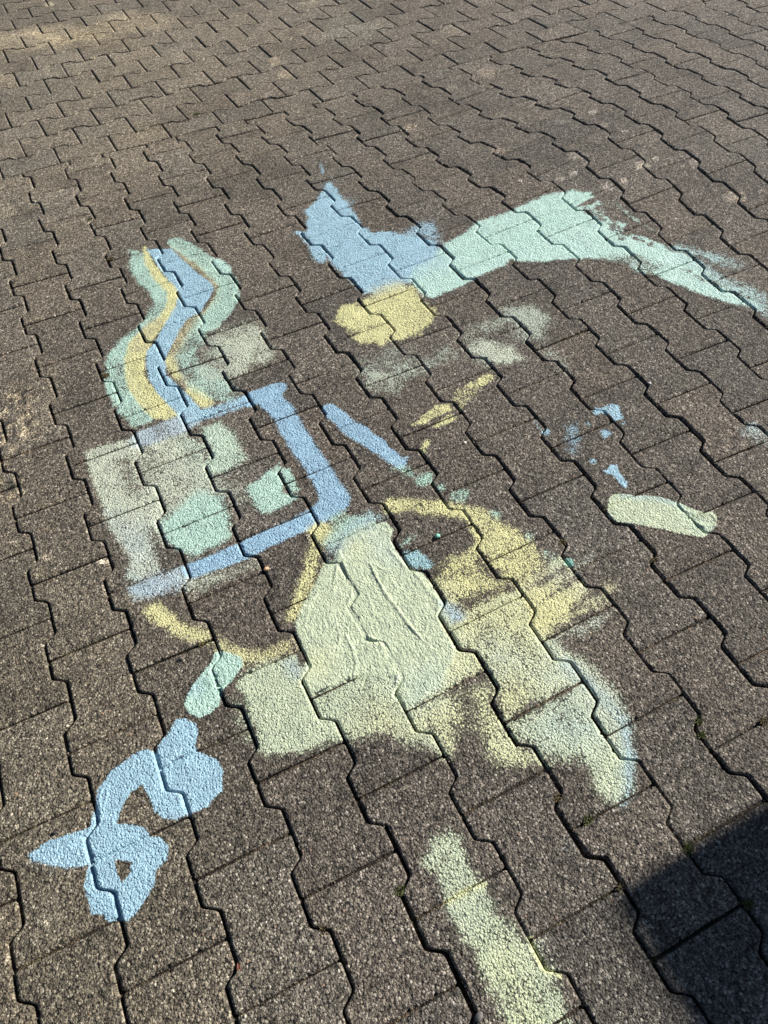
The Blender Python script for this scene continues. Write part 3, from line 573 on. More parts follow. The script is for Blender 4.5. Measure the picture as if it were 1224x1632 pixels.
o = paint('pale blue and mint dab beside the right shoulder of the thick pale green shape', cat='paint dab')
poly(o, K2([(48, 690), (65, 672), (110, 665), (140, 690), (162, 712), (140, 730), (85, 722), (60, 705)]), (.34, .56, .60), .84, .004, .005, .2)
line(o, K2([(55, 650), (95, 622)]), [8, 10], MINT, .62, .006, .005)
o = paint('short straight whitish line right of the yellow arc, with a mint drop in the joint')
line(o, K2([(612, 722), (668, 680)]), [8, 12], (.55, .6, .5), .56, .006, .003, .3)
dot(o, K2([(592, 704)])[0], 12, (.25, .55, .45), cov=.9, soft=.003, fill=.9)
o = paint('barely visible blue smudge near the zigzag joint below the yellow wing, alone on bare stone', cat='paint spot')
dot(o, M2([(585, 515)])[0], 20, BLUE, cov=.40, soft=.012, rag=.006, patch=.4)

# -- pale skirt below the body
o = paint('pale yellow green skirt of paint spreading below the thick shape over many stones', cat='paint area')
poly(o, [(385, 1075), (410, 1058), (470, 1046), (490, 1070), (495, 1100), (512, 1116), (535, 1122), (550, 1150), (556, 1178), (540, 1186), (480, 1200), (430, 1206), (408, 1200), (412, 1170), (400, 1150), (396, 1130), (386, 1108), (378, 1090)], PALE, .90, .008, .006, .16)
poly(o, L2([(740, 50), (770, 60), (800, 110), (812, 180), (800, 200), (770, 180), (745, 120)]), PALE, .55, .010, .006, .3)
poly(o, [(485, 1080), (560, 1060), (640, 1070), (650, 1115), (672, 1150), (702, 1172), (708, 1205), (660, 1192), (615, 1172), (560, 1180), (545, 1165), (520, 1130), (495, 1110)], PALE, .86, .012, .008, .22)
poly(o, [(560, 1160), (640, 1140), (700, 1175), (700, 1205), (640, 1195)], OCH, .35, .03, .01, mode='tint')
poly(o, M2([(70, 80), (95, 70), (250, 10), (335, -5), (350, 65), (380, 130), (430, 200), (490, 228), (515, 262), (440, 268), (360, 268), (315, 235), (300, 180), (260, 150), (235, 220), (200, 248), (185, 190), (160, 155), (100, 138)]), PYEL, .84, .012, .006, .25)
line(o, M2([(275, 60), (268, 170), (250, 250)]), [16, 26, 24], PALE, .50, .02, .01, mode='erase')
poly(o, M2([(388, 122), (500, 70), (612, 10), (660, 60), (680, 130), (722, 182), (790, 242), (788, 330), (740, 372), (700, 385), (660, 330), (640, 252), (570, 255), (515, 250), (475, 205), (425, 182)]), PALE, .84, .012, .006, .25)
poly(o, [(702, 985), (720, 990), (790, 952), (830, 938), (845, 985), (850, 1008), (884, 1030), (918, 1052), (928, 1083), (870, 1112), (808, 1142), (788, 1100), (770, 1060), (745, 1030), (712, 1020)], PYEL, .84, .006, .006, .3)
poly(o, [(835, 1000), (862, 1018), (905, 1040), (935, 1050), (958, 1085), (985, 1110), (1003, 1150), (1005, 1200), (1002, 1268), (982, 1275), (955, 1240), (942, 1190), (925, 1120), (905, 1080), (860, 1030)], PALE, .76, .010, .007, .35)
poly(o, [(690, 950), (715, 960), (742, 1035), (760, 1065), (700, 1100), (640, 1120), (620, 1090)], PALE, .84, .006, .006, .2)
for p, w in [((610, 1150), 44), ((506, 1058), 34), ((820, 1000), 60), ((845, 1120), 50), ((740, 1130), 30), ((700, 1075), 40), ((720, 995), 40), ((960, 1050), 30)]:
    dot(o, p, w, YEL, cov=.40, soft=.03, rag=.01, mode='tint')
for p, w in [((800, 1050), 50), ((880, 1080), 40), ((870, 1150), 40), ((700, 955), 30), ((690, 1090), 40), ((930, 1160), 34)]:
    dot(o, p, w, BLUE, cov=.34, soft=.03, rag=.01, mode='tint')
poly(o, O2([(570, 530), (610, 520), (690, 585), (760, 620), (830, 690), (870, 800), (870, 900), (800, 870), (730, 760), (650, 640)]), CREAM, .62, .014, .008, .35)
line(o, O2([(300, 680), (325, 780), (345, 900)]), [10, 22, 30], PALE, .55, .02, .012, .3, mode='erase')
line(o, O2([(430, 560), (470, 640), (480, 760)]), [10, 14, 10], YEL, .35, .02, .01, mode='tint')
line(o, [(905, 1060), (945, 1095), (985, 1135), (1002, 1180), (1003, 1240), (998, 1278)], [12, 14, 14, 13, 13, 10], BLUE, .42, .012, .006, .3, mode='tint')
line(o, [(996, 1150), (1004, 1200), (1002, 1270)], [8, 10, 8], BLUE, .50, .008, .005, .4)
dot(o, (995, 1286), 8, BLUE, cov=.4, soft=.006)

poly(o, F3([(690, 890), (800, 840), (960, 700), (1050, 715), (1085, 800), (900, 900), (735, 990), (700, 995)]), PYEL, .82, .006, .006, .25)
poly(o, F3([(690, 900), (800, 840), (860, 880), (730, 985)]), BLUE, .35, .02, mode='tint')
# -- the thick body
o = paint('thick pale green plaster like shape with brush ridges, filling the joints', cat='paint shape')
poly(o, F3([(400, 215), (430, 160), (480, 120), (540, 92), (620, 100), (655, 130), (640, 175), (665, 225), (690, 262), (740, 320), (798, 340), (850, 410), (886, 480), (868, 560), (905, 640), (950, 700), (940, 760), (890, 850), (800, 935), (720, 985), (690, 960), (670, 905),
     (680, 850), (640, 830), (560, 835), (480, 830), (400, 850), (350, 888), (260, 915), (220, 845), (245, 760), (205, 650), (188, 580), (230, 480), (265, 425), (300, 360), (325, 285), (375, 285), (385, 240)]), PALE, .99, .003, .002, .04, thick=1, fill=1)
poly(o, F3([(350, 180), (480, 60), (540, 30), (620, 80), (560, 110), (470, 150), (400, 240), (340, 270)]), (.42, .60, .60), .72, .010, .006, .3)
poly(o, F3([(380, 230), (440, 150), (560, 100), (650, 180), (690, 300), (560, 280), (470, 180), (400, 280)]), (.44, .58, .62), .26, .02, .008, mode='tint')
poly(o, F3([(890, 480), (960, 500), (990, 560), (930, 580)]), (.40, .56, .68), .72, .008, .006, .4)
poly(o, F3([(720, 850), (850, 780), (900, 850), (760, 960)]), (.42, .60, .62), .24, .02, mode='tint')
poly(o, F3([(150, 770), (200, 760), (230, 800), (200, 840), (160, 810)]), (.40, .56, .68), .60, .01, .006, mode='tint')
dot(o, F3([(290, 775)])[0], 30, YEL, cov=.4, soft=.02, mode='tint')
dot(o, F3([(485, 210)])[0], 26, YEL, cov=.3, soft=.02, mode='tint')

# -- green stub, blue ribbon, tail
o = paint('short thick mint green stub with a rounded lower end, above the blue ribbon', cat='paint dab')
poly(o, E3([(1020, 740), (1035, 715), (1062, 712), (1150, 740), (1160, 780), (1105, 860), (1058, 915), (1045, 970), (1005, 1015), (950, 1032), (902, 1008), (880, 965), (900, 912), (932, 860), (980, 800), (1008, 765)]), MINT, .98, .0025, .0015, .06, thick=.55, fill=.8)
dot(o, E3([(925, 890)])[0], 20, BLUE, cov=.55, soft=.012, mode='tint')
o = paint('thick light blue looped ribbon, bottom left', cat='paint shape')
poly(o, L2([(562, 118), (590, 112), (625, 135), (632, 160), (620, 200), (640, 222), (690, 245), (712, 285), (708, 345), (670, 388), (615, 418), (560, 436), (520, 434), (490, 402), (470, 362), (455, 322), (420, 350), (392, 395), (375, 447), (420, 452), (465, 462), (478, 485),
     (515, 495), (538, 520), (535, 560), (500, 600), (492, 650), (450, 720), (412, 758), (345, 758), (325, 738), (290, 740), (285, 700), (265, 650), (275, 600), (287, 578), (200, 590), (150, 575), (100, 570), (88, 550), (150, 508), (230, 478), (285, 462), (300, 400), (310, 345), (355, 282),
     (420, 232), (470, 212), (498, 222), (505, 200), (535, 160)]), BLUE, .98, .0025, .002, .06, thick=.25, fill=.9)
poly(o, L2([(366, 565), (420, 572), (416, 602), (390, 640), (376, 612)]), BLUE, 1, .0012, .001, 0, mode='erase')
poly(o, L2([(100, 570), (150, 560), (280, 575), (230, 600), (150, 608), (110, 590)]), (.45, .62, .75), .42, .008, .006, .6)
line(o, L2([(560, 440), (600, 425)]), [10, 6], GREYB, .35, .01, .006, .6)
o = paint('long cream brush trail running off the bottom edge', cat='paint band')
poly(o, M2([(130, 545), (150, 495), (200, 470), (245, 488), (262, 540), (290, 600), (330, 640), (338, 672), (372, 730), (410, 770), (452, 820), (490, 872), (540, 930), (572, 1000), (590, 1060), (590, 1200), (420, 1200), (380, 1070), (330, 980), (285, 880), (235, 790), (200, 740), (185, 700), (165, 620), (125, 575)]), PALE, .88, .009, .006, .25)
line(o, M2([(200, 700), (260, 668), (322, 640)]), [6, 10, 8], (.66, .68, .38), .75, .003, .002, fill=1)
line(o, M2([(468, 815), (480, 860), (510, 912), (560, 935)]), [9, 10, 14, 10], (.68, .70, .32), .75, .004, .003, fill=1)
poly(o, M2([(480, 812), (530, 800), (520, 850), (560, 920), (530, 925), (490, 870)]), CREAM, .60, .012, .005, .3)
line(o, M2([(380, 900), (460, 1088)]), 50, (.66, .68, .30), .35, .03, mode='tint')

# -- stains and broader tone patches on the stones: x, y, w (px), strength, colour factor
STAINS_TONES = []
for x, y, w, h, s, c in [
        (310, 745, 60, 22, .75, (2.84, 2.91, 2.93)), (625, 790, 44, 24, .75, (2.97, 2.98, 2.93)), (465, 895, 30, 18, .75, (2.97, 2.98, 3.09)), (535, 865, 22, 18, .75, (2.97, 2.98, 2.93)), (860, 770, 30, 18, .6, (2.84, 2.84, 2.93)),
        (818, 792, 8, 5, .9, (4, 4, 4)), (865, 800, 12, 9, .6, (2.97, 2.98, 3.09)), (1070, 940, 60, 32, .65, (2.70, 2.62, 2.54)), (385, 535, 24, 14, .7, (2.84, 2.84, 2.93)), (230, 855, 26, 12, .6, (2.84, 2.84, 2.93)), (850, 930, 40, 16, .5, (1.80, 1.78, 1.86)),
        (1040, 1055, 16, 10, .7, (2.84, 2.84, 2.93)), (540, 625, 20, 10, .7, (2.97, 2.98, 3.09)), (440, 600, 22, 12, .6, (2.70, 2.69, 2.77)), (340, 265, 30, 16, .5, (1.70, 1.78, 1.91)), (235, 580, 22, 18, .5, (1.80, 1.78, 1.86)), (40, 865, 12, 8, .8, (3.10, 3.12, 3.24)),
        (295, 828, 20, 12, .7, (2.97, 2.98, 3.09)), (690, 755, 20, 10, .6, (2.70, 2.84, 2.93)), (785, 1040, 8, 5, .9, (3.50, 3.68, 3.83)), (1200, 915, 30, 12, .5, (2.70, 2.69, 2.62)), (550, 265, 30, 16, .35, (1.70, 1.68, 1.74))]:
    STAINS_TONES.append((816 + x / 3, y / 3, w / 3.2, h / 3.2, s, c))
for x, y, w, h, s, c in [
        (88, 292, 34, 22, .7, (2, 1.9, 1.75)), (140, 355, 40, 26, .7, (2, 1.9, 1.75)), (1105, 345, 46, 26, .6, (2, 1.9, 1.8)), (740, 612, 50, 24, .6, (1.9, 1.8, 1.7)), (60, 455, 30, 20, .5, (1.7, 1.75, 1.8)), (440, 130, 150, 80, .45, (1.35, 1.5, 1.5)),
        (360, 455, 80, 34, .45, (1.5, 1.5, 1.45)), (940, 140, 60, 30, .45, (1.7, 1.7, 1.6)), (1160, 715, 50, 20, .5, (1.8, 1.6, 1.5)), (260, 10, 60, 18, .5, (1.7, 1.7, 1.6)), (940, 420, 30, 20, .5, (1.8, 1.8, 1.7))]:
    STAINS_TONES.append((408 + x / 3, y / 3, w / 3.2, h / 3.2, s, c))
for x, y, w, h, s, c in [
        (238, 22, 26, 14, .9, (2.6, 2.6, 2.4)), (80, 195, 280, 54, .85, (1.7, 1.66, 1.52)), (330, 155, 240, 46, .8, (1.65, 1.62, 1.48)), (640, 105, 240, 56, .85, (1.7, 1.66, 1.52)), (700, 330, 500, 120, .3, (1.35, 1.32, 1.25)), (200, 60, 380, 60, .35, (.72, .72, .74)), (450, 200, 260, 50, .3, (1.4, 1.34, 1.15)),  # broad pale bands, and a darker patch in the far left corner
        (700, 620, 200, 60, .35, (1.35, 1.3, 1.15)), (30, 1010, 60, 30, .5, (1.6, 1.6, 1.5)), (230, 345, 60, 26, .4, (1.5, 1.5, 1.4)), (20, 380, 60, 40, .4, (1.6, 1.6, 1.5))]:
    STAINS_TONES.append((x / 3, y / 3, w / 3.2, h / 3.2, s, c))
for x, y, w, h, s, c in [
        (60, 650, 50, 30, .5, (1.5, 1.45, 1.35)),  (160, 325, 60, 16, .6, (1.8, 1.8, 1.7)), (180, 680, 140, 220, .5, (1.25, 1.22, 1.12)), (350, 180, 60, 16, .4, (1.6, 1.6, 1.5))]:
    STAINS_TONES.append((x / 3, 400 + y / 3, w / 3.2, h / 3.2, s, c))
for x, y, w, h, s, c in [(240, 135, 26, 18, .5, (1.9, 1.8, 1.7)), (195, 345, 50, 30, .4, (1.6, 1.55, 1.4)), (225, 270, 30, 20, .5, (1.8, 1.7, 1.6)), (230, 20, 60, 30, .4, (1.6, 1.5, 1.4)), (505, 282, 36, 18, .95, (3.2, 3.25, 3.2)), (478, 288, 24, 10, .9, (3, 3, 3))]:
    STAINS_TONES.append((x / 3, 800 + y / 3, w / 3.2, h / 3.2, s, c))

# ------------------------------------------------------------------ evaluating the paint on points of the ground
def seg_dist(x, y, P, r=None, closed=True):
    n = len(P); best = np.full(len(x), 9.0); inside = np.zeros(len(x), bool)
    for i in range(n if closed else n - 1):
        a = P[i]; b = P[(i + 1) % n]; ab = b - a; l2 = max(ab @ ab, 1e-12)
        t = np.clip(((x - a[0]) * ab[0] + (y - a[1]) * ab[1]) / l2, 0, 1)
        d = np.hypot(x - a[0] - t * ab[0], y - a[1] - t * ab[1])
        if r is not None: d = d - (r[i] * (1 - t) + r[min(i + 1, n - 1)] * t)
        best = np.minimum(best, d)
        if closed:
            c = (a[1] > y) != (b[1] > y)
            with np.errstate(divide='ignore', invalid='ignore'):
                xi = (b[0] - a[0]) * (y - a[1]) / (b[1] - a[1] if b[1] != a[1] else 1e-12) + a[0]
            inside ^= c & (x < xi)
    return np.where(inside, -best, best) if closed else best

def eval_paint(x, y):
    n = len(x); col = np.zeros((n, 3)); cov = np.zeros(n); own = np.full(n, -1); thick = np.zeros(n); fill = np.zeros(n)
    for k, op in enumerate(OPS):
        P = op['pts']; m = .02 + op['soft'] * 2 + op['rag'] * 2 + (op['r'].max() if op['r'] is not None else 0)
        s = np.nonzero((x > P[:, 0].min() - m) & (x < P[:, 0].max() + m) & (y > P[:, 1].min() - m) & (y < P[:, 1].max() + m))[0]
        if not len(s): continue
        xs, ys = x[s], y[s]
        sd = seg_dist(xs, ys, P, op['r'], op['r'] is None)
        rag = (fbm(xs, ys, 55, 100 + k, 2) - .5) * 2.0 * op['rag'] + (vnoise(xs, ys, 260, 40 + k) - .5) * 1.6 * op['rag'] * .6
        so_ = op['soft'] * (1.5 if op['soft'] < .005 else 1.9); a = smooth(so_, -so_, sd + rag)
        pt = fbm(xs * 1.0, ys, 26, 300 + k, 3)
        a = a * op['cov'] * (1 - op['patch'] * .8 * smooth(.35, .8, pt))
        c0 = cov[s]
        if op['mode'] == 'erase': cov[s] = c0 * (1 - a); continue
        if op['mode'] == 'tint':
            col[s] += (np.array(op['col']) - col[s]) * a[:, None]
            if op['thick']: thick[s] = np.maximum(thick[s], a * op['thick'])
            continue
        c1 = a + c0 * (1 - a); w = np.where(c1 > 1e-4, a / np.maximum(c1, 1e-4), 0)
        col[s] = col[s] * (1 - w[:, None]) + np.array(op['col']) * w[:, None]
        cov[s] = c1
        o2 = own[s]; take = (a > .22) | ((a > .03) & (o2 < 0)); o2[take] = op['o']; own[s] = o2
        thick[s] = thick[s] * (1 - a) + op['thick'] * a; fill[s] = fill[s] * (1 - a) + op['fill'] * a
    return col, cov, own, thick, fill

# brush ridges pressed up in the thick coats (pixel paths), height in m
RIDGES = [(F3([(548, 300), (580, 370), (620, 440), (680, 520), (740, 600), (792, 655)]), 3.0, .0024), (F3([(400, 235), (385, 320), (368, 420)]), 3.0, .0022),
          (F3([(400, 240), (430, 330), (460, 400), (455, 450), (440, 480)]), 3.0, .0019), (F3([(455, 500), (480, 570), (515, 640), (590, 665), (640, 740), (685, 810), (670, 870)]), 3.4, .0022),
          (F3([(430, 640), (460, 700), (478, 770), (470, 830)]), 2.6, .0018), (F3([(560, 300), (600, 320), (640, 335)]), 2.4, .0014), (F3([(800, 520), (820, 580), (800, 640)]), 2.4, .0012),
          (F3([(300, 420), (250, 500), (235, 600)]), 2.6, .0014), (F3([(640, 230), (700, 300), (760, 340), (810, 410), (870, 480), (862, 560)]), 3.0, .0016), (F3([(330, 285), (380, 282)]), 3.0, .002),
          (F3([(610, 740), (640, 790), (660, 830)]), 1.8, .0010), (F3([(340, 480), (320, 560), (330, 640)]), 1.8, .0009), (F3([(700, 420), (740, 500), (770, 560)]), 1.8, .0009), (F3([(520, 420), (560, 520), (600, 580)]), 1.8, .0008), (F3([(380, 560), (400, 640), (390, 720)]), 1.8, .0009), (F3([(620, 330), (680, 420)]), 1.6, .0009),
          (E3([(1030, 760), (1015, 800), (1040, 860), (1050, 905)]), 3.4, .0024), (E3([(1050, 720), (1020, 790)]), 2.4, .0015),
          (L2([(345, 330), (335, 380), (318, 440)]), 3.0, .0016), (L2([(330, 320), (318, 370), (325, 430)]), 2.4, .0014), (L2([(505, 270), (560, 250), (610, 235)]), 2.6, .0012),
          (K2([(940, 520), (970, 560), (1010, 590), (1055, 590)]), 3.0, .0022), (K2([(1000, 560), (1040, 550), (1060, 575)]), 2.6, .0020), (K2([(960, 540), (1010, 560)]), 2.2, .0016)]
RG = [(ground([p[0] for p in P], [p[1] for p in P]), w * .0009, h) for P, w, h in RIDGES]
def ridge_z(x, y):
    z = np.zeros(len(x))
    for P, w, h in RG:
        s = np.nonzero((x > P[:, 0].min() - .02) & (x < P[:, 0].max() + .02) & (y > P[:, 1].min() - .02) & (y < P[:, 1].max() + .02))[0]
        if len(s):
            d = seg_dist(x[s], y[s], P, None, False) + (vnoise(x[s], y[s], 150, 77) - .5) * .0016
            z[s] = np.maximum(z[s], h * np.exp(-(d / w) ** 2))
    return z

def stain_tone_tint(x, y):
    t = np.ones((len(x), 3))
    # broad change of tone: warmer and dustier towards the far left, cooler and darker to the right
    warm = smooth(.9, 2.9, y - .55 * x + .5) * smooth(3.2, .6, x)
    lowl = smooth(.45, -.05, x) * smooth(1.6, .2, y)
    br = 1 + .30 * warm + .10 * lowl + .12 * smooth(1.4, 3.0, x) + .10 * smooth(1.6, 3.2, y)
    t *= br[:, None]; t *= np.stack([1 + .03 * warm + .03 * lowl, 1 + .015 * warm + .02 * lowl, 1 - .07 * warm - .10 * lowl], -1)
    b = fbm(x, y, 5, 61, 4); t *= (.80 + .42 * b)[:, None]
    d = fbm(x, y, 16, 88, 4); t *= (1 - .22 * smooth(.5, .75, d))[:, None]
    dm = damage(x, y); lich = smooth(.46, .62, fbm(x, y, 70, 91, 4)); dark = smooth(.50, .60, fbm(x, y, 48, 33, 4))
    t *= 1 + dm[:, None] * (lich[:, None] * np.array([1.1, 1.03, .80]) - .55 * dark[:, None] * (1 - lich[:, None]))
    t *= (1 - .09 * smooth(.05, .5, x) * smooth(2.8, 1.6, y))[:, None] * np.array([1.0, .985, .97])
    gs = ground(1215, 1625); t *= 1 + .55 * (smooth(.075, .068, np.abs(x - gs[0] - .02)) * smooth(.06, .054, np.abs(y - gs[1] + .035)))[:, None]
    for X, Y, w, h, s, c in STAINS_TONES:
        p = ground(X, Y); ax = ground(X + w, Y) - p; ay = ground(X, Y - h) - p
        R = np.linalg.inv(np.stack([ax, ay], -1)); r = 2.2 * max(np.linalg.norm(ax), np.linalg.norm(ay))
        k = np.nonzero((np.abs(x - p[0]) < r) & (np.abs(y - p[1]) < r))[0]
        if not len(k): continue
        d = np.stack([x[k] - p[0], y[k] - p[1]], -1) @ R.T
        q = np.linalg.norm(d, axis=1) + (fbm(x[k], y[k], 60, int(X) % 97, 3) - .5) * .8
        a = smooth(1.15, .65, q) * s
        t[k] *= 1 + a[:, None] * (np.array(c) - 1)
    return t

# ------------------------------------------------------------------ laying the pavers
opsbox = [(o['pts'], o['soft'] + (o['r'].max() if o['r'] is not None else 0)) for o in OPS if o['mode'] == 'paint']
def is_painted(x, y, r=.13):
    gx, gy = np.meshgrid(np.linspace(-r, r, 9), np.linspace(-r, r, 9))
    return bool((eval_paint((x + gx).ravel(), (y + gy).ravel())[1] > .02).any())

ST = []
idx = 0
for k in range(-9, 34):
    cx = (k + .5) * PW
    par = 0.0 if k % 2 else .1
    cut = lambda xx: seam_nominal(xx)
    ys = seam_nominal([cx])[0]
    for j in range(-8, 14):
        cy = j * LEN + par + .1            # middle of a paver, joints at par + n*LEN
        if cy - .1 > ys - .012: continue
        w = to_world(1, np.array([[cx, cy]]))[0]
        idx += 1
        if abs(w[0]) > 5.2: continue
        pt = is_painted(*w)
        st = lod_of(w[0], w[1], pt)
        if st == .018 and (w[0] < -1.2 or w[0] > 4.6): continue
        ST.append(dict(paver(1, cx, cy, 'full', st, idx, cut if cy + .1 > ys - .03 else None), painted=pt))
for m in range(1, 26):
    off = 0 if m % 2 else .5
    for n in range(-9, 26):
        cx, cy = (n + off + .5) * LEN, m * PW
        w = to_world(2, np.array([[cx, cy]]))[0]
        idx += 1
        st = lod_of(w[0], w[1], False)
        if st == .018 and (w[0] < -1.2 or w[0] > 4.6 or w[1] > 5.6): continue
        ST.append(dict(paver(2, cx, cy, 'edge' if m == 1 else 'full', st, idx), painted=False))
nS = len(ST)

# sand ribbons
RB = []
def vis(field, P): return any(lod_of(*p, False) < .018 for p in to_world(field, P[::max(1, len(P) // 12)]))
for k in range(-9, 35):
    y1 = seam_nominal([k * PW])[0]; y = np.arange(-1.6, y1, .005 if k < 14 else .008)
    dv = (y + 10.0 + (0 if k % 2 else .1)) % LEN          # distance above a joint of column k
    dv = np.minimum(dv, LEN - dv)
    off = -AMP * (1 - 2 * smooth(.039, .061, dv))
    if vis(1, np.stack([k * PW + off, y], -1)): RB.append(ribbon(1, np.stack([k * PW + off, y], -1), .011, -.0100, .0062))
for k in range(-9, 34):
    ys = seam_nominal([(k + .5) * PW])[0]
    for j in range(-8, 14):
        y = j * LEN + (0.0 if k % 2 else .1)
        if y > ys: continue
        x = np.arange((k + .5) * PW - .078, (k + .5) * PW + .079, .005); P = np.stack([x, np.full_like(x, y)], -1)
        if vis(1, P): RB.append(ribbon(1, P, .007, -.0062, .0022))
xs = np.arange(-1.8, 5, .008)
for m in range(0, 26):
    if m == 0: off = np.zeros_like(xs) - AMP
    else:
        dv = (xs + 10.0 + (0 if m % 2 else .1)) % LEN; dv = np.minimum(dv, LEN - dv)
        off = AMP * (1 - 2 * smooth(.039, .061, dv)) 
    P = np.stack([xs, (m + .5) * PW + off], -1); RB.append(ribbon(2, P, .010, -.0085 if m else -.006, .0025))
for m in range(1, 26):
    for n in range(-9, 26):
        x0 = (n + (0 if m % 2 else .5)) * LEN; y = np.arange(m * PW - .082, m * PW + .083, .008)
        P = np.stack([np.full_like(y, x0), y], -1)
        if vis(2, P): RB.append(ribbon(2, P, .008, -.0120, .0025))

def stack(parts):
    Vs, Qs, b = [], [], 0
    for V, Q in parts: Vs.append(V); Qs.append(Q + b); b += len(V)
    return np.concatenate(Vs), np.concatenate(Qs)

V, Q = stack([(s['V'], s['Q']) for s in ST])
depth = np.concatenate([s['depth'] for s in ST]); push = np.concatenate([s['push'] for s in ST]); tone = np.concatenate([s['tone'] for s in ST])
pm = np.concatenate([np.full(len(s['V']), s['painted']) for s in ST])
print('pavers', nS, 'verts', len(V))
SV, SQ = stack(RB); print('sand verts', len(SV))

def paint_arrays(V, sel, depth=None, sand=False):
    n = len(V); col = np.zeros((n, 3)); cov = np.zeros(n); own = np.full(n, -1); th = np.zeros(n); fi = np.zeros(n)
    i = np.nonzero(sel)[0]
    col[i], cov[i], own[i], th[i], fi[i] = eval_paint(V[i, 0], V[i, 1])
    if sand: cov = cov * np.clip(.10 + 1.0 * fi, 0, 1)
    elif depth is not None: cov = cov * np.clip(1 - depth / (.004 + .02 * fi), 0, 1)
    return col, cov, own, th, fi

col, cov, own, th, fi = paint_arrays(V, pm, depth)
tint = tone * stain_tone_tint(V[:, 0], V[:, 1])
sel = pm.copy(); rz = np.zeros(len(V)); ii = np.nonzero(sel & (cov > .3))[0]; rz[ii] = ridge_z(V[ii, 0], V[ii, 1])

px0, px1 = -.15, 1.6
ssel = (SV[:, 0] > px0) & (SV[:, 0] < px1 + .5) & (SV[:, 1] > -.6) & (SV[:, 1] < 1.7)
scol, scov, sown, sth, sfi = paint_arrays(SV, ssel, sand=True)
# where a thick coat fills the joint, the sand under it is built up with it
rise = np.clip(sfi - .15, 0, 1) * np.clip(scov * 1.2, 0, 1)
SV[:, 2] += rise * (np.where(sth > .8, -.0002, -.0034) - SV[:, 2]) * np.clip(.45 + sth, .45, 1.0)
iz = np.nonzero(rise > .3)[0]; SV[iz, 2] += ridge_z(SV[iz, 0], SV[iz, 1]) * .9
stint = np.ones((len(SV), 3)) * np.array([.34, .28, .22]) * (.6 + 1.6 * smooth(.45, .7, fbm(SV[:, 0], SV[:, 1], 14, 808, 4)))[:, None]
moss = smooth(.60, .72, fbm(SV[:, 0], SV[:, 1], 9, 404, 4)); stint = stint * (1 - .5 * moss[:, None]) + np.array([.42, .44, .18]) * .5 * moss[:, None]

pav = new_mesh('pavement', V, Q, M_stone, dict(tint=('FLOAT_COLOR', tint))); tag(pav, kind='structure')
sand = new_mesh('joint_sand', SV, SQ, M_stone, dict(tint=('FLOAT_COLOR', stint))); tag(sand, kind='structure')

# ------------------------------------------------------------------ the films of paint
FT = .00045
Fv = V + push * FT; Fv[:, 2] += rz + .0006 * th
Sv = SV.copy(); Sv[:, 2] += .0004
AV = np.concatenate([Fv, Sv]); AQ = np.concatenate([Q, SQ + len(V)])
acol = np.concatenate([col, scol]); acov = np.concatenate([cov, scov]); aown = np.concatenate([own, sown]); ath = np.concatenate([th, sth]); at_ = np.concatenate([tint, stint])
fc = acov[AQ]; fo = aown[AQ]; keep = (fc.max(1) > .05) & (fo.max(1) >= 0)
AQk = AQ[keep]; fok = fo[keep]; fck = fc[keep]
best = np.where(fok >= 0, fck, -1).argmax(1); fown = fok[np.arange(len(fok)), best]
for i, (name, label, cat, group) in enumerate(THINGS):
    q = AQk[fown == i]
    if not len(q): print('EMPTY', label); continue
    u, inv = np.unique(q, return_inverse=True); q = inv.reshape(q.shape)
    o = new_mesh(name, AV[u], q, M_film, dict(tint=('FLOAT_COLOR', at_[u]), paint=('FLOAT_COLOR', acol[u]), cover=('FLOAT', acov[u]), thick=('FLOAT', ath[u])))
    tag(o, label, cat, group)
    print(i, len(q), label[:50])

# ------------------------------------------------------------------ ground under and around the pavers
M_soil = plain('soil', (.05, .042, .034), .95, 80, .4, .002)
def sheet(name, x0, x1, y0, y1, z, mat, n=2):
    g = np.linspace(0, 1, n); X, Y = np.meshgrid(x0 + g * (x1 - x0), y0 + g * (y1 - y0))
    I = np.arange(n * n).reshape(n, n)
    return new_mesh(name, np.stack([X.ravel(), Y.ravel(), np.full(X.size, z)], -1), np.stack([I[:-1, :-1], I[:-1, 1:], I[1:, 1:], I[1:, :-1]], -1).reshape(-1, 4), mat)
tag(sheet('ground', -40, 40, -40, 40, -.021, M_soil), kind='structure')

# ------------------------------------------------------------------ unseen upright slab added outside the frame to cast the lower right shadow
M_blocker = plain('blocker_render', (.55, .52, .46), .9, 60, .12, .001); M_blocker_cap = plain('coping_stone', (.10, .10, .10), .9, 40, .2, .001)  # coping_stone serves only the cap of the added shadow blocker
def boxm(name, x0, x1, y0, y1, z0, z1, mat, parent=None, bevel=.01):
    bm = bmesh.new(); bmesh.ops.create_cube(bm, size=1)
    for v in bm.verts: v.co = Vector(((x0 + x1) / 2 + v.co.x * (x1 - x0), (y0 + y1) / 2 + v.co.y * (y1 - y0), (z0 + z1) / 2 + v.co.z * (z1 - z0)))
    if bevel: bmesh.ops.bevel(bm, geom=bm.edges[:], offset=bevel, segments=2, affect='EDGES')
    me = bpy.data.meshes.new(name); bm.to_mesh(me); bm.free(); me.materials.append(mat)
    o = bpy.data.objects.new(name, me); S.collection.objects.link(o)
    if parent: o.parent = parent
    return o
SH_H = 1.60; dist = SH_H / math.tan(SUN_EL)
gx = .690 + dist * math.cos(SUN_AZ); gy = -.303 + dist * math.sin(SUN_AZ)
g = bpy.data.objects.new('shadow_blocker', None); S.collection.objects.link(g)
tag(g, 'unseen upright slab added outside the right edge to cast the dark corner shadow', 'blocker')
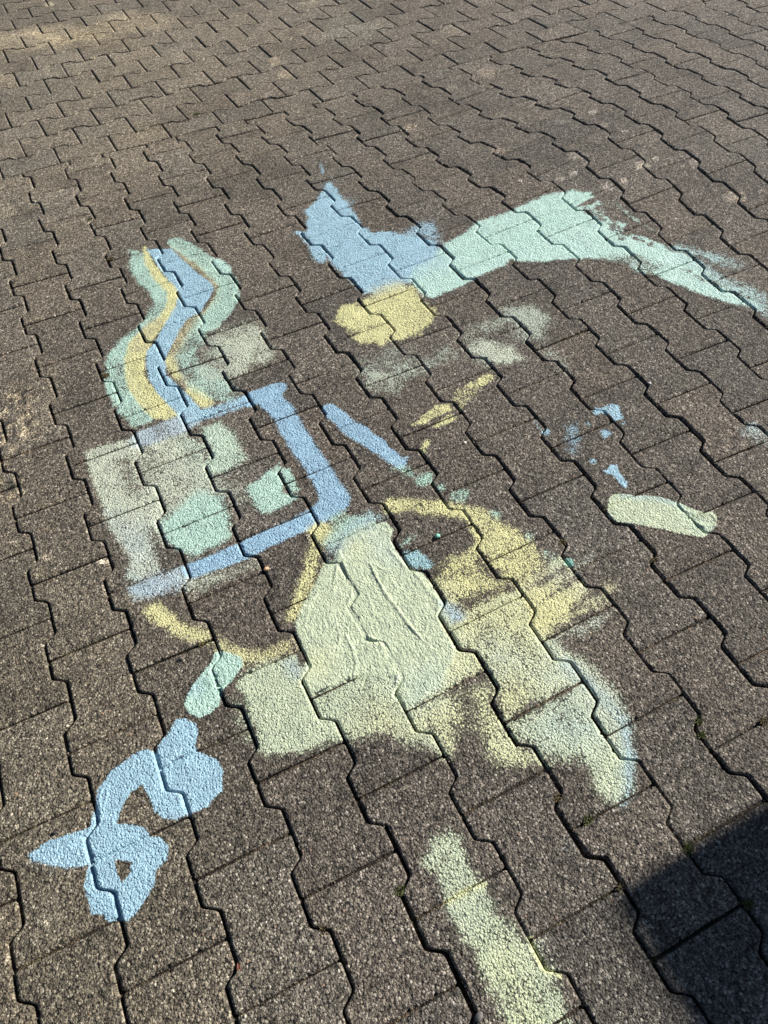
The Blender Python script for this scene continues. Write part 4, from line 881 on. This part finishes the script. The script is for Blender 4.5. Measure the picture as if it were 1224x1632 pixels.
boxm('blocker', gx + .03, gx + .30, gy - 4.2, gy - .03, -.02, SH_H - .06, M_blocker, g); boxm('coping', gx, gx + .33, gy - 4.23, gy, SH_H - .058, SH_H, M_blocker_cap, g)  # coping is the cap of the added shadow blocker

# ------------------------------------------------------------------ small things lying on the pavers
def obj_bm(name, bm, mat):
    me = bpy.data.meshes.new(name); bm.to_mesh(me); bm.free(); me.materials.append(mat)
    for p in me.polygons: p.use_smooth = True
    o = bpy.data.objects.new(name, me); S.collection.objects.link(o); return o
def pebble(p, size, color, label, seed, cat='pebble', flat=.6, z=.0, name='pebble', rot=0.0, tri=False):
    bm = bmesh.new(); bmesh.ops.create_icosphere(bm, subdivisions=3, radius=1)
    r = np.random.default_rng(seed); ks = r.normal(size=(5, 3)); ph = r.uniform(0, 6, 5)
    for v in bm.verts:
        d = sum(math.sin(float(k @ np.array(v.co)) * 1.6 + q) for k, q in zip(ks, ph)) * .07
        c = v.co * (1 + d)
        if tri: c = Vector((c.x * (1 - .45 * c.y), c.y, max(-.8, min(.8, c.z * 1.6))))
        c = Vector((c.x * size[0], c.y * size[1], c.z * size[0] * flat)); c.rotate(Matrix.Rotation(rot, 3, 'Z')); v.co = c
    o = obj_bm(name, bm, plain(name + '_stone', color, .7, 400, .25, .0004)); q = ground(*p)
    o.location = (q[0], q[1], z + size[0] * flat * .55); tag(o, label, cat); return o
pebble((424.5, 907), (.0052, .0036), (.62, .36, .20), 'small orange brown pebble stuck in a joint below the blue bar of the box', 1, rot=.1)
pebble((697, 855), (.0058, .0044), (.22, .55, .42), 'hard drop of green paint on bare stone inside the yellow arc', 2, cat='paint drop', name='paint_drop', flat=.7)
pebble((88, 1327), (.0035, .003), (.04, .035, .03), 'tiny dark pebble on the paver above the left tip of the blue ribbon', 3)
pebble((763, 1621), (.0070, .0050), (.13, .12, .11), 'grey pebble lying in a zigzag joint at the bottom edge', 4, rot=.6)
pebble((741, 706), (.0040, .0036), (.6, .57, .5), 'small white pebble beside a zigzag joint near the yellow dashes', 5)
pebble((1035, 611), (.0042, .0038), (.66, .62, .56), 'small white pebble on bare stone between zigzag joints at the right', 7)
pebble((290, 1050), (.0052, .0042), (.12, .10, .085), 'dark grey pebble above the green stub, at a ragged joint edge', 8)

M_moss = plain('moss', (.075, .085, .022), .9, 600, .5, .0005); M_mossb = plain('dry_moss', (.13, .10, .045), .9, 600, .4, .0005)
def moss(p, rx, n, label, seed, mat=M_moss):
    """a tuft: many short curled leaflets on a low cushion"""
    r = np.random.default_rng(seed); vs, fs = [], []; rx = rx * .8
    for i in range(n):
        a, q = r.uniform(0, 6.283), math.sqrt(r.uniform()); bx, by = rx * q * math.cos(a), rx * .8 * q * math.sin(a)
        h = r.uniform(.0010, .0030) * (1.2 - q * .6); w = r.uniform(.0006, .0013); t = r.uniform(0, 6.283); lx, ly = r.normal(0, .0018, 2)
        c, s = math.cos(t) * w, math.sin(t) * w; b = len(vs); z0 = -.004
        vs += [(bx - c, by - s, z0), (bx + c, by + s, z0), (bx + c * .8 + lx * .6, by + s * .8 + ly * .6, h * .6), (bx - c * .8 + lx * .6, by - s * .8 + ly * .6, h * .6), (bx + lx * 1.4 + c * .1, by + ly * 1.4 + s * .1, h), (bx + lx * 1.4 - c * .1, by + ly * 1.4 - s * .1, h)]
        fs += [(b, b + 1, b + 2, b + 3), (b + 3, b + 2, b + 4, b + 5)]
    o = new_mesh('moss_tuft', vs, fs, mat); q = ground(*p); o.location = (q[0], q[1], .0)
    tag(o, label, 'moss', 'small moss tufts in the joints')
MO = [((314, 182), .016, 260, 'green moss tuft in a joint of the far left pavers', 0), ((143, 349), .011, 160, 'bright green moss tuft in a zigzag joint above the winding stripes', 0),
      ((176, 412), .014, 180, 'brownish moss in the joint left of the top of the winding stripes', 1), ((938, 1307), .010, 160, 'green moss at a joint just below the tip of the pale skirt', 0),
      ((889, 1272), .008, 90, 'rusty brown moss in the zigzag joint below the pale skirt', 1), ((638, 1420), .008, 120, 'green moss in a zigzag joint left of the cream trail', 0),
      ((1114, 1150), .008, 110, 'yellow green moss in the zigzag joint at the right', 0), ((1119, 1172), .008, 110, 'yellow green moss a little below another tuft in the right zigzag joint', 0),
      ((1098, 1352), .011, 170, 'green moss in the joint corner at the edge of the dark shadow', 0), ((1192, 1441), .010, 130, 'moss tuft inside the dark shadow at a joint crossing', 0),
      ((897, 864), .010, 150, 'dry yellow brown moss in the joint above the green drop by the yellow arc', 1), ((1042, 893), .008, 90, 'brown dry moss in a zigzag joint below the cream oblong dab', 1),
      ((988, 1414), .006, 60, 'tiny rusty tuft at the joint corner beside the shadow edge', 1), ((1218, 1150), .008, 90, 'brown tuft in a straight joint at the right edge', 1),
      ((169, 598), .012, 150, 'dark brown crumbs of moss on the mint stripe joint at its left edge', 1), ((322, 1026), .009, 110, 'pale dry moss at the joint where the yellow arc meets the green stub', 1), ((514, 1484), .006, 60, 'yellowish moss in the zigzag joint near the bottom middle', 1)]
for i, (p, rx, n, lb, k) in enumerate(MO): moss(p, rx, n, lb, 50 + i, M_mossb if k else M_moss)

def strip(name, pts, w, color, label, cat, z=.002, curl=.002, rough=.6):
    """a thin curled strip (dry leaf, grass stalk) with a closed cross section"""
    pts = np.array(pts, float); t = np.linspace(0, 1, 14); k = np.linspace(0, 1, len(pts))
    P = ground(np.interp(t, k, pts[:, 0]), np.interp(t, k, pts[:, 1])); T = np.gradient(P, axis=0); T /= np.linalg.norm(T, axis=1)[:, None]; Nn = np.stack([-T[:, 1], T[:, 0]], -1)
    V, Fq = [], []
    for i in range(14):
        ww = w * (.25 + .75 * math.sin(math.pi * (.08 + .84 * t[i])))
        for a in range(8):
            c, s = math.cos(a * math.pi / 4), math.sin(a * math.pi / 4)
            V.append((P[i, 0] + Nn[i, 0] * c * ww, P[i, 1] + Nn[i, 1] * c * ww, z + .0016 * math.sin(t[i] * 7) * .5 + s * ww * .35 + curl * c * c))
    for i in range(13):
        for a in range(8):
            b = (a + 1) % 8; Fq.append((i * 8 + a, i * 8 + b, i * 8 + 8 + b, i * 8 + 8 + a))
    o = new_mesh(name, V, Fq, plain(name + '_dry', color, rough, 300, .3, .0003)); tag(o, label, cat); return o
strip('dry_leaf', [(380, 1535), (381, 1548), (375, 1560)], .0032, (.16, .05, .022), 'small curled reddish brown dry leaf standing in a zigzag joint near the bottom', 'leaf', z=-.001)
strip('grass_stalk', [(282, 1209), (291, 1205), (300, 1201)], .0007, (.05, .05, .045), 'short dark stalk lying on the blue ribbon', 'stalk', z=.0025, curl=0)
strip('grass_stalk', [(508, 1103), (527, 1094)], .0012, (.06, .055, .045), 'short dark stalk on the pale skirt left of the thick shape', 'stalk', z=.003, curl=0)
strip('grass_stalk', [(220, 851), (232, 841)], .0009, (.07, .065, .05), 'thin dark stalk on the cream white wash of the box', 'stalk', z=.002, curl=0)
strip('grass_stalk', [(61, 1045 - 1000 + 0), (64, 42)], .0010, (.3, .28, .22), 'tiny pale straw on the far left pavers', 'stalk', z=.002, curl=0)
strip('twig', [(729, 1031), (744, 1035), (757, 1039)], .0022, (.05, .035, .025), 'short dark twig in the joint right of the thick pale shape', 'twig', z=.0, curl=0)

# ------------------------------------------------------------------ loose grit and crumbs along the joints
def grit_heap():
    r = np.random.default_rng(5); t = (1 + 5 ** .5) / 2
    iv = np.array([(-1, t, 0), (1, t, 0), (-1, -t, 0), (1, -t, 0), (0, -1, t), (0, 1, t), (0, -1, -t), (0, 1, -t), (t, 0, -1), (t, 0, 1), (-t, 0, -1), (-t, 0, 1)]) / 1.9
    fc = np.array([(0, 11, 5), (0, 5, 1), (0, 1, 7), (0, 7, 10), (0, 10, 11), (1, 5, 9), (5, 11, 4), (11, 10, 2), (10, 7, 6), (7, 1, 8), (3, 9, 4), (3, 4, 2), (3, 2, 6), (3, 6, 8), (3, 8, 9), (4, 9, 5), (2, 4, 11), (6, 2, 10), (8, 6, 7), (9, 8, 1)])
    Vs, Fs, T = [], [], []
    near = np.nonzero((np.hypot(SV[:, 0] - .45, SV[:, 1] - .3) < 1.5) & (SV[:, 2] < 0))[0]
    pick = r.choice(near, 2600); b = 0
    for n, i in enumerate(pick):
        if n % 13 == 0:
            a = ground(r.uniform(0, W), r.uniform(350, H)); c = np.array([a[0], a[1], .0002]); s = r.uniform(.0007, .0016)
        else: c = SV[i] + np.array([r.normal(0, .002), r.normal(0, .002), .0006]); s = r.uniform(.0008, .0022)
        v = iv * r.uniform(.65, 1.3, (12, 1)) * s * np.array([1, r.uniform(.6, 1), r.uniform(.5, .8)])
        a = r.uniform(0, 6.3); ca, sa = math.cos(a), math.sin(a); v = v @ np.array([[ca, sa, 0], [-sa, ca, 0], [0, 0, 1]])
        Vs.append(v + c); Fs.append(fc + b); b += 12
        k = r.uniform(.35, 1.0); T.append(np.tile([.30 * k, .255 * k, .20 * k], (12, 1)))
    m = bpy.data.materials.new('loose_grit'); m.use_nodes = True; bs = m.node_tree.nodes['Principled BSDF']; bs.inputs['Roughness'].default_value = .9
    at = N(m.node_tree, 'ShaderNodeAttribute', attribute_name='tint'); m.node_tree.links.new(at.outputs['Color'], bs.inputs['Base Color'])
    o = new_mesh('loose_grit', np.concatenate(Vs), np.concatenate(Fs), m, dict(tint=('FLOAT_COLOR', np.concatenate(T))), False)
    tag(o, 'loose grit and sand crumbs lying in and beside the joints', 'grit', kind='stuff')
grit_heap()
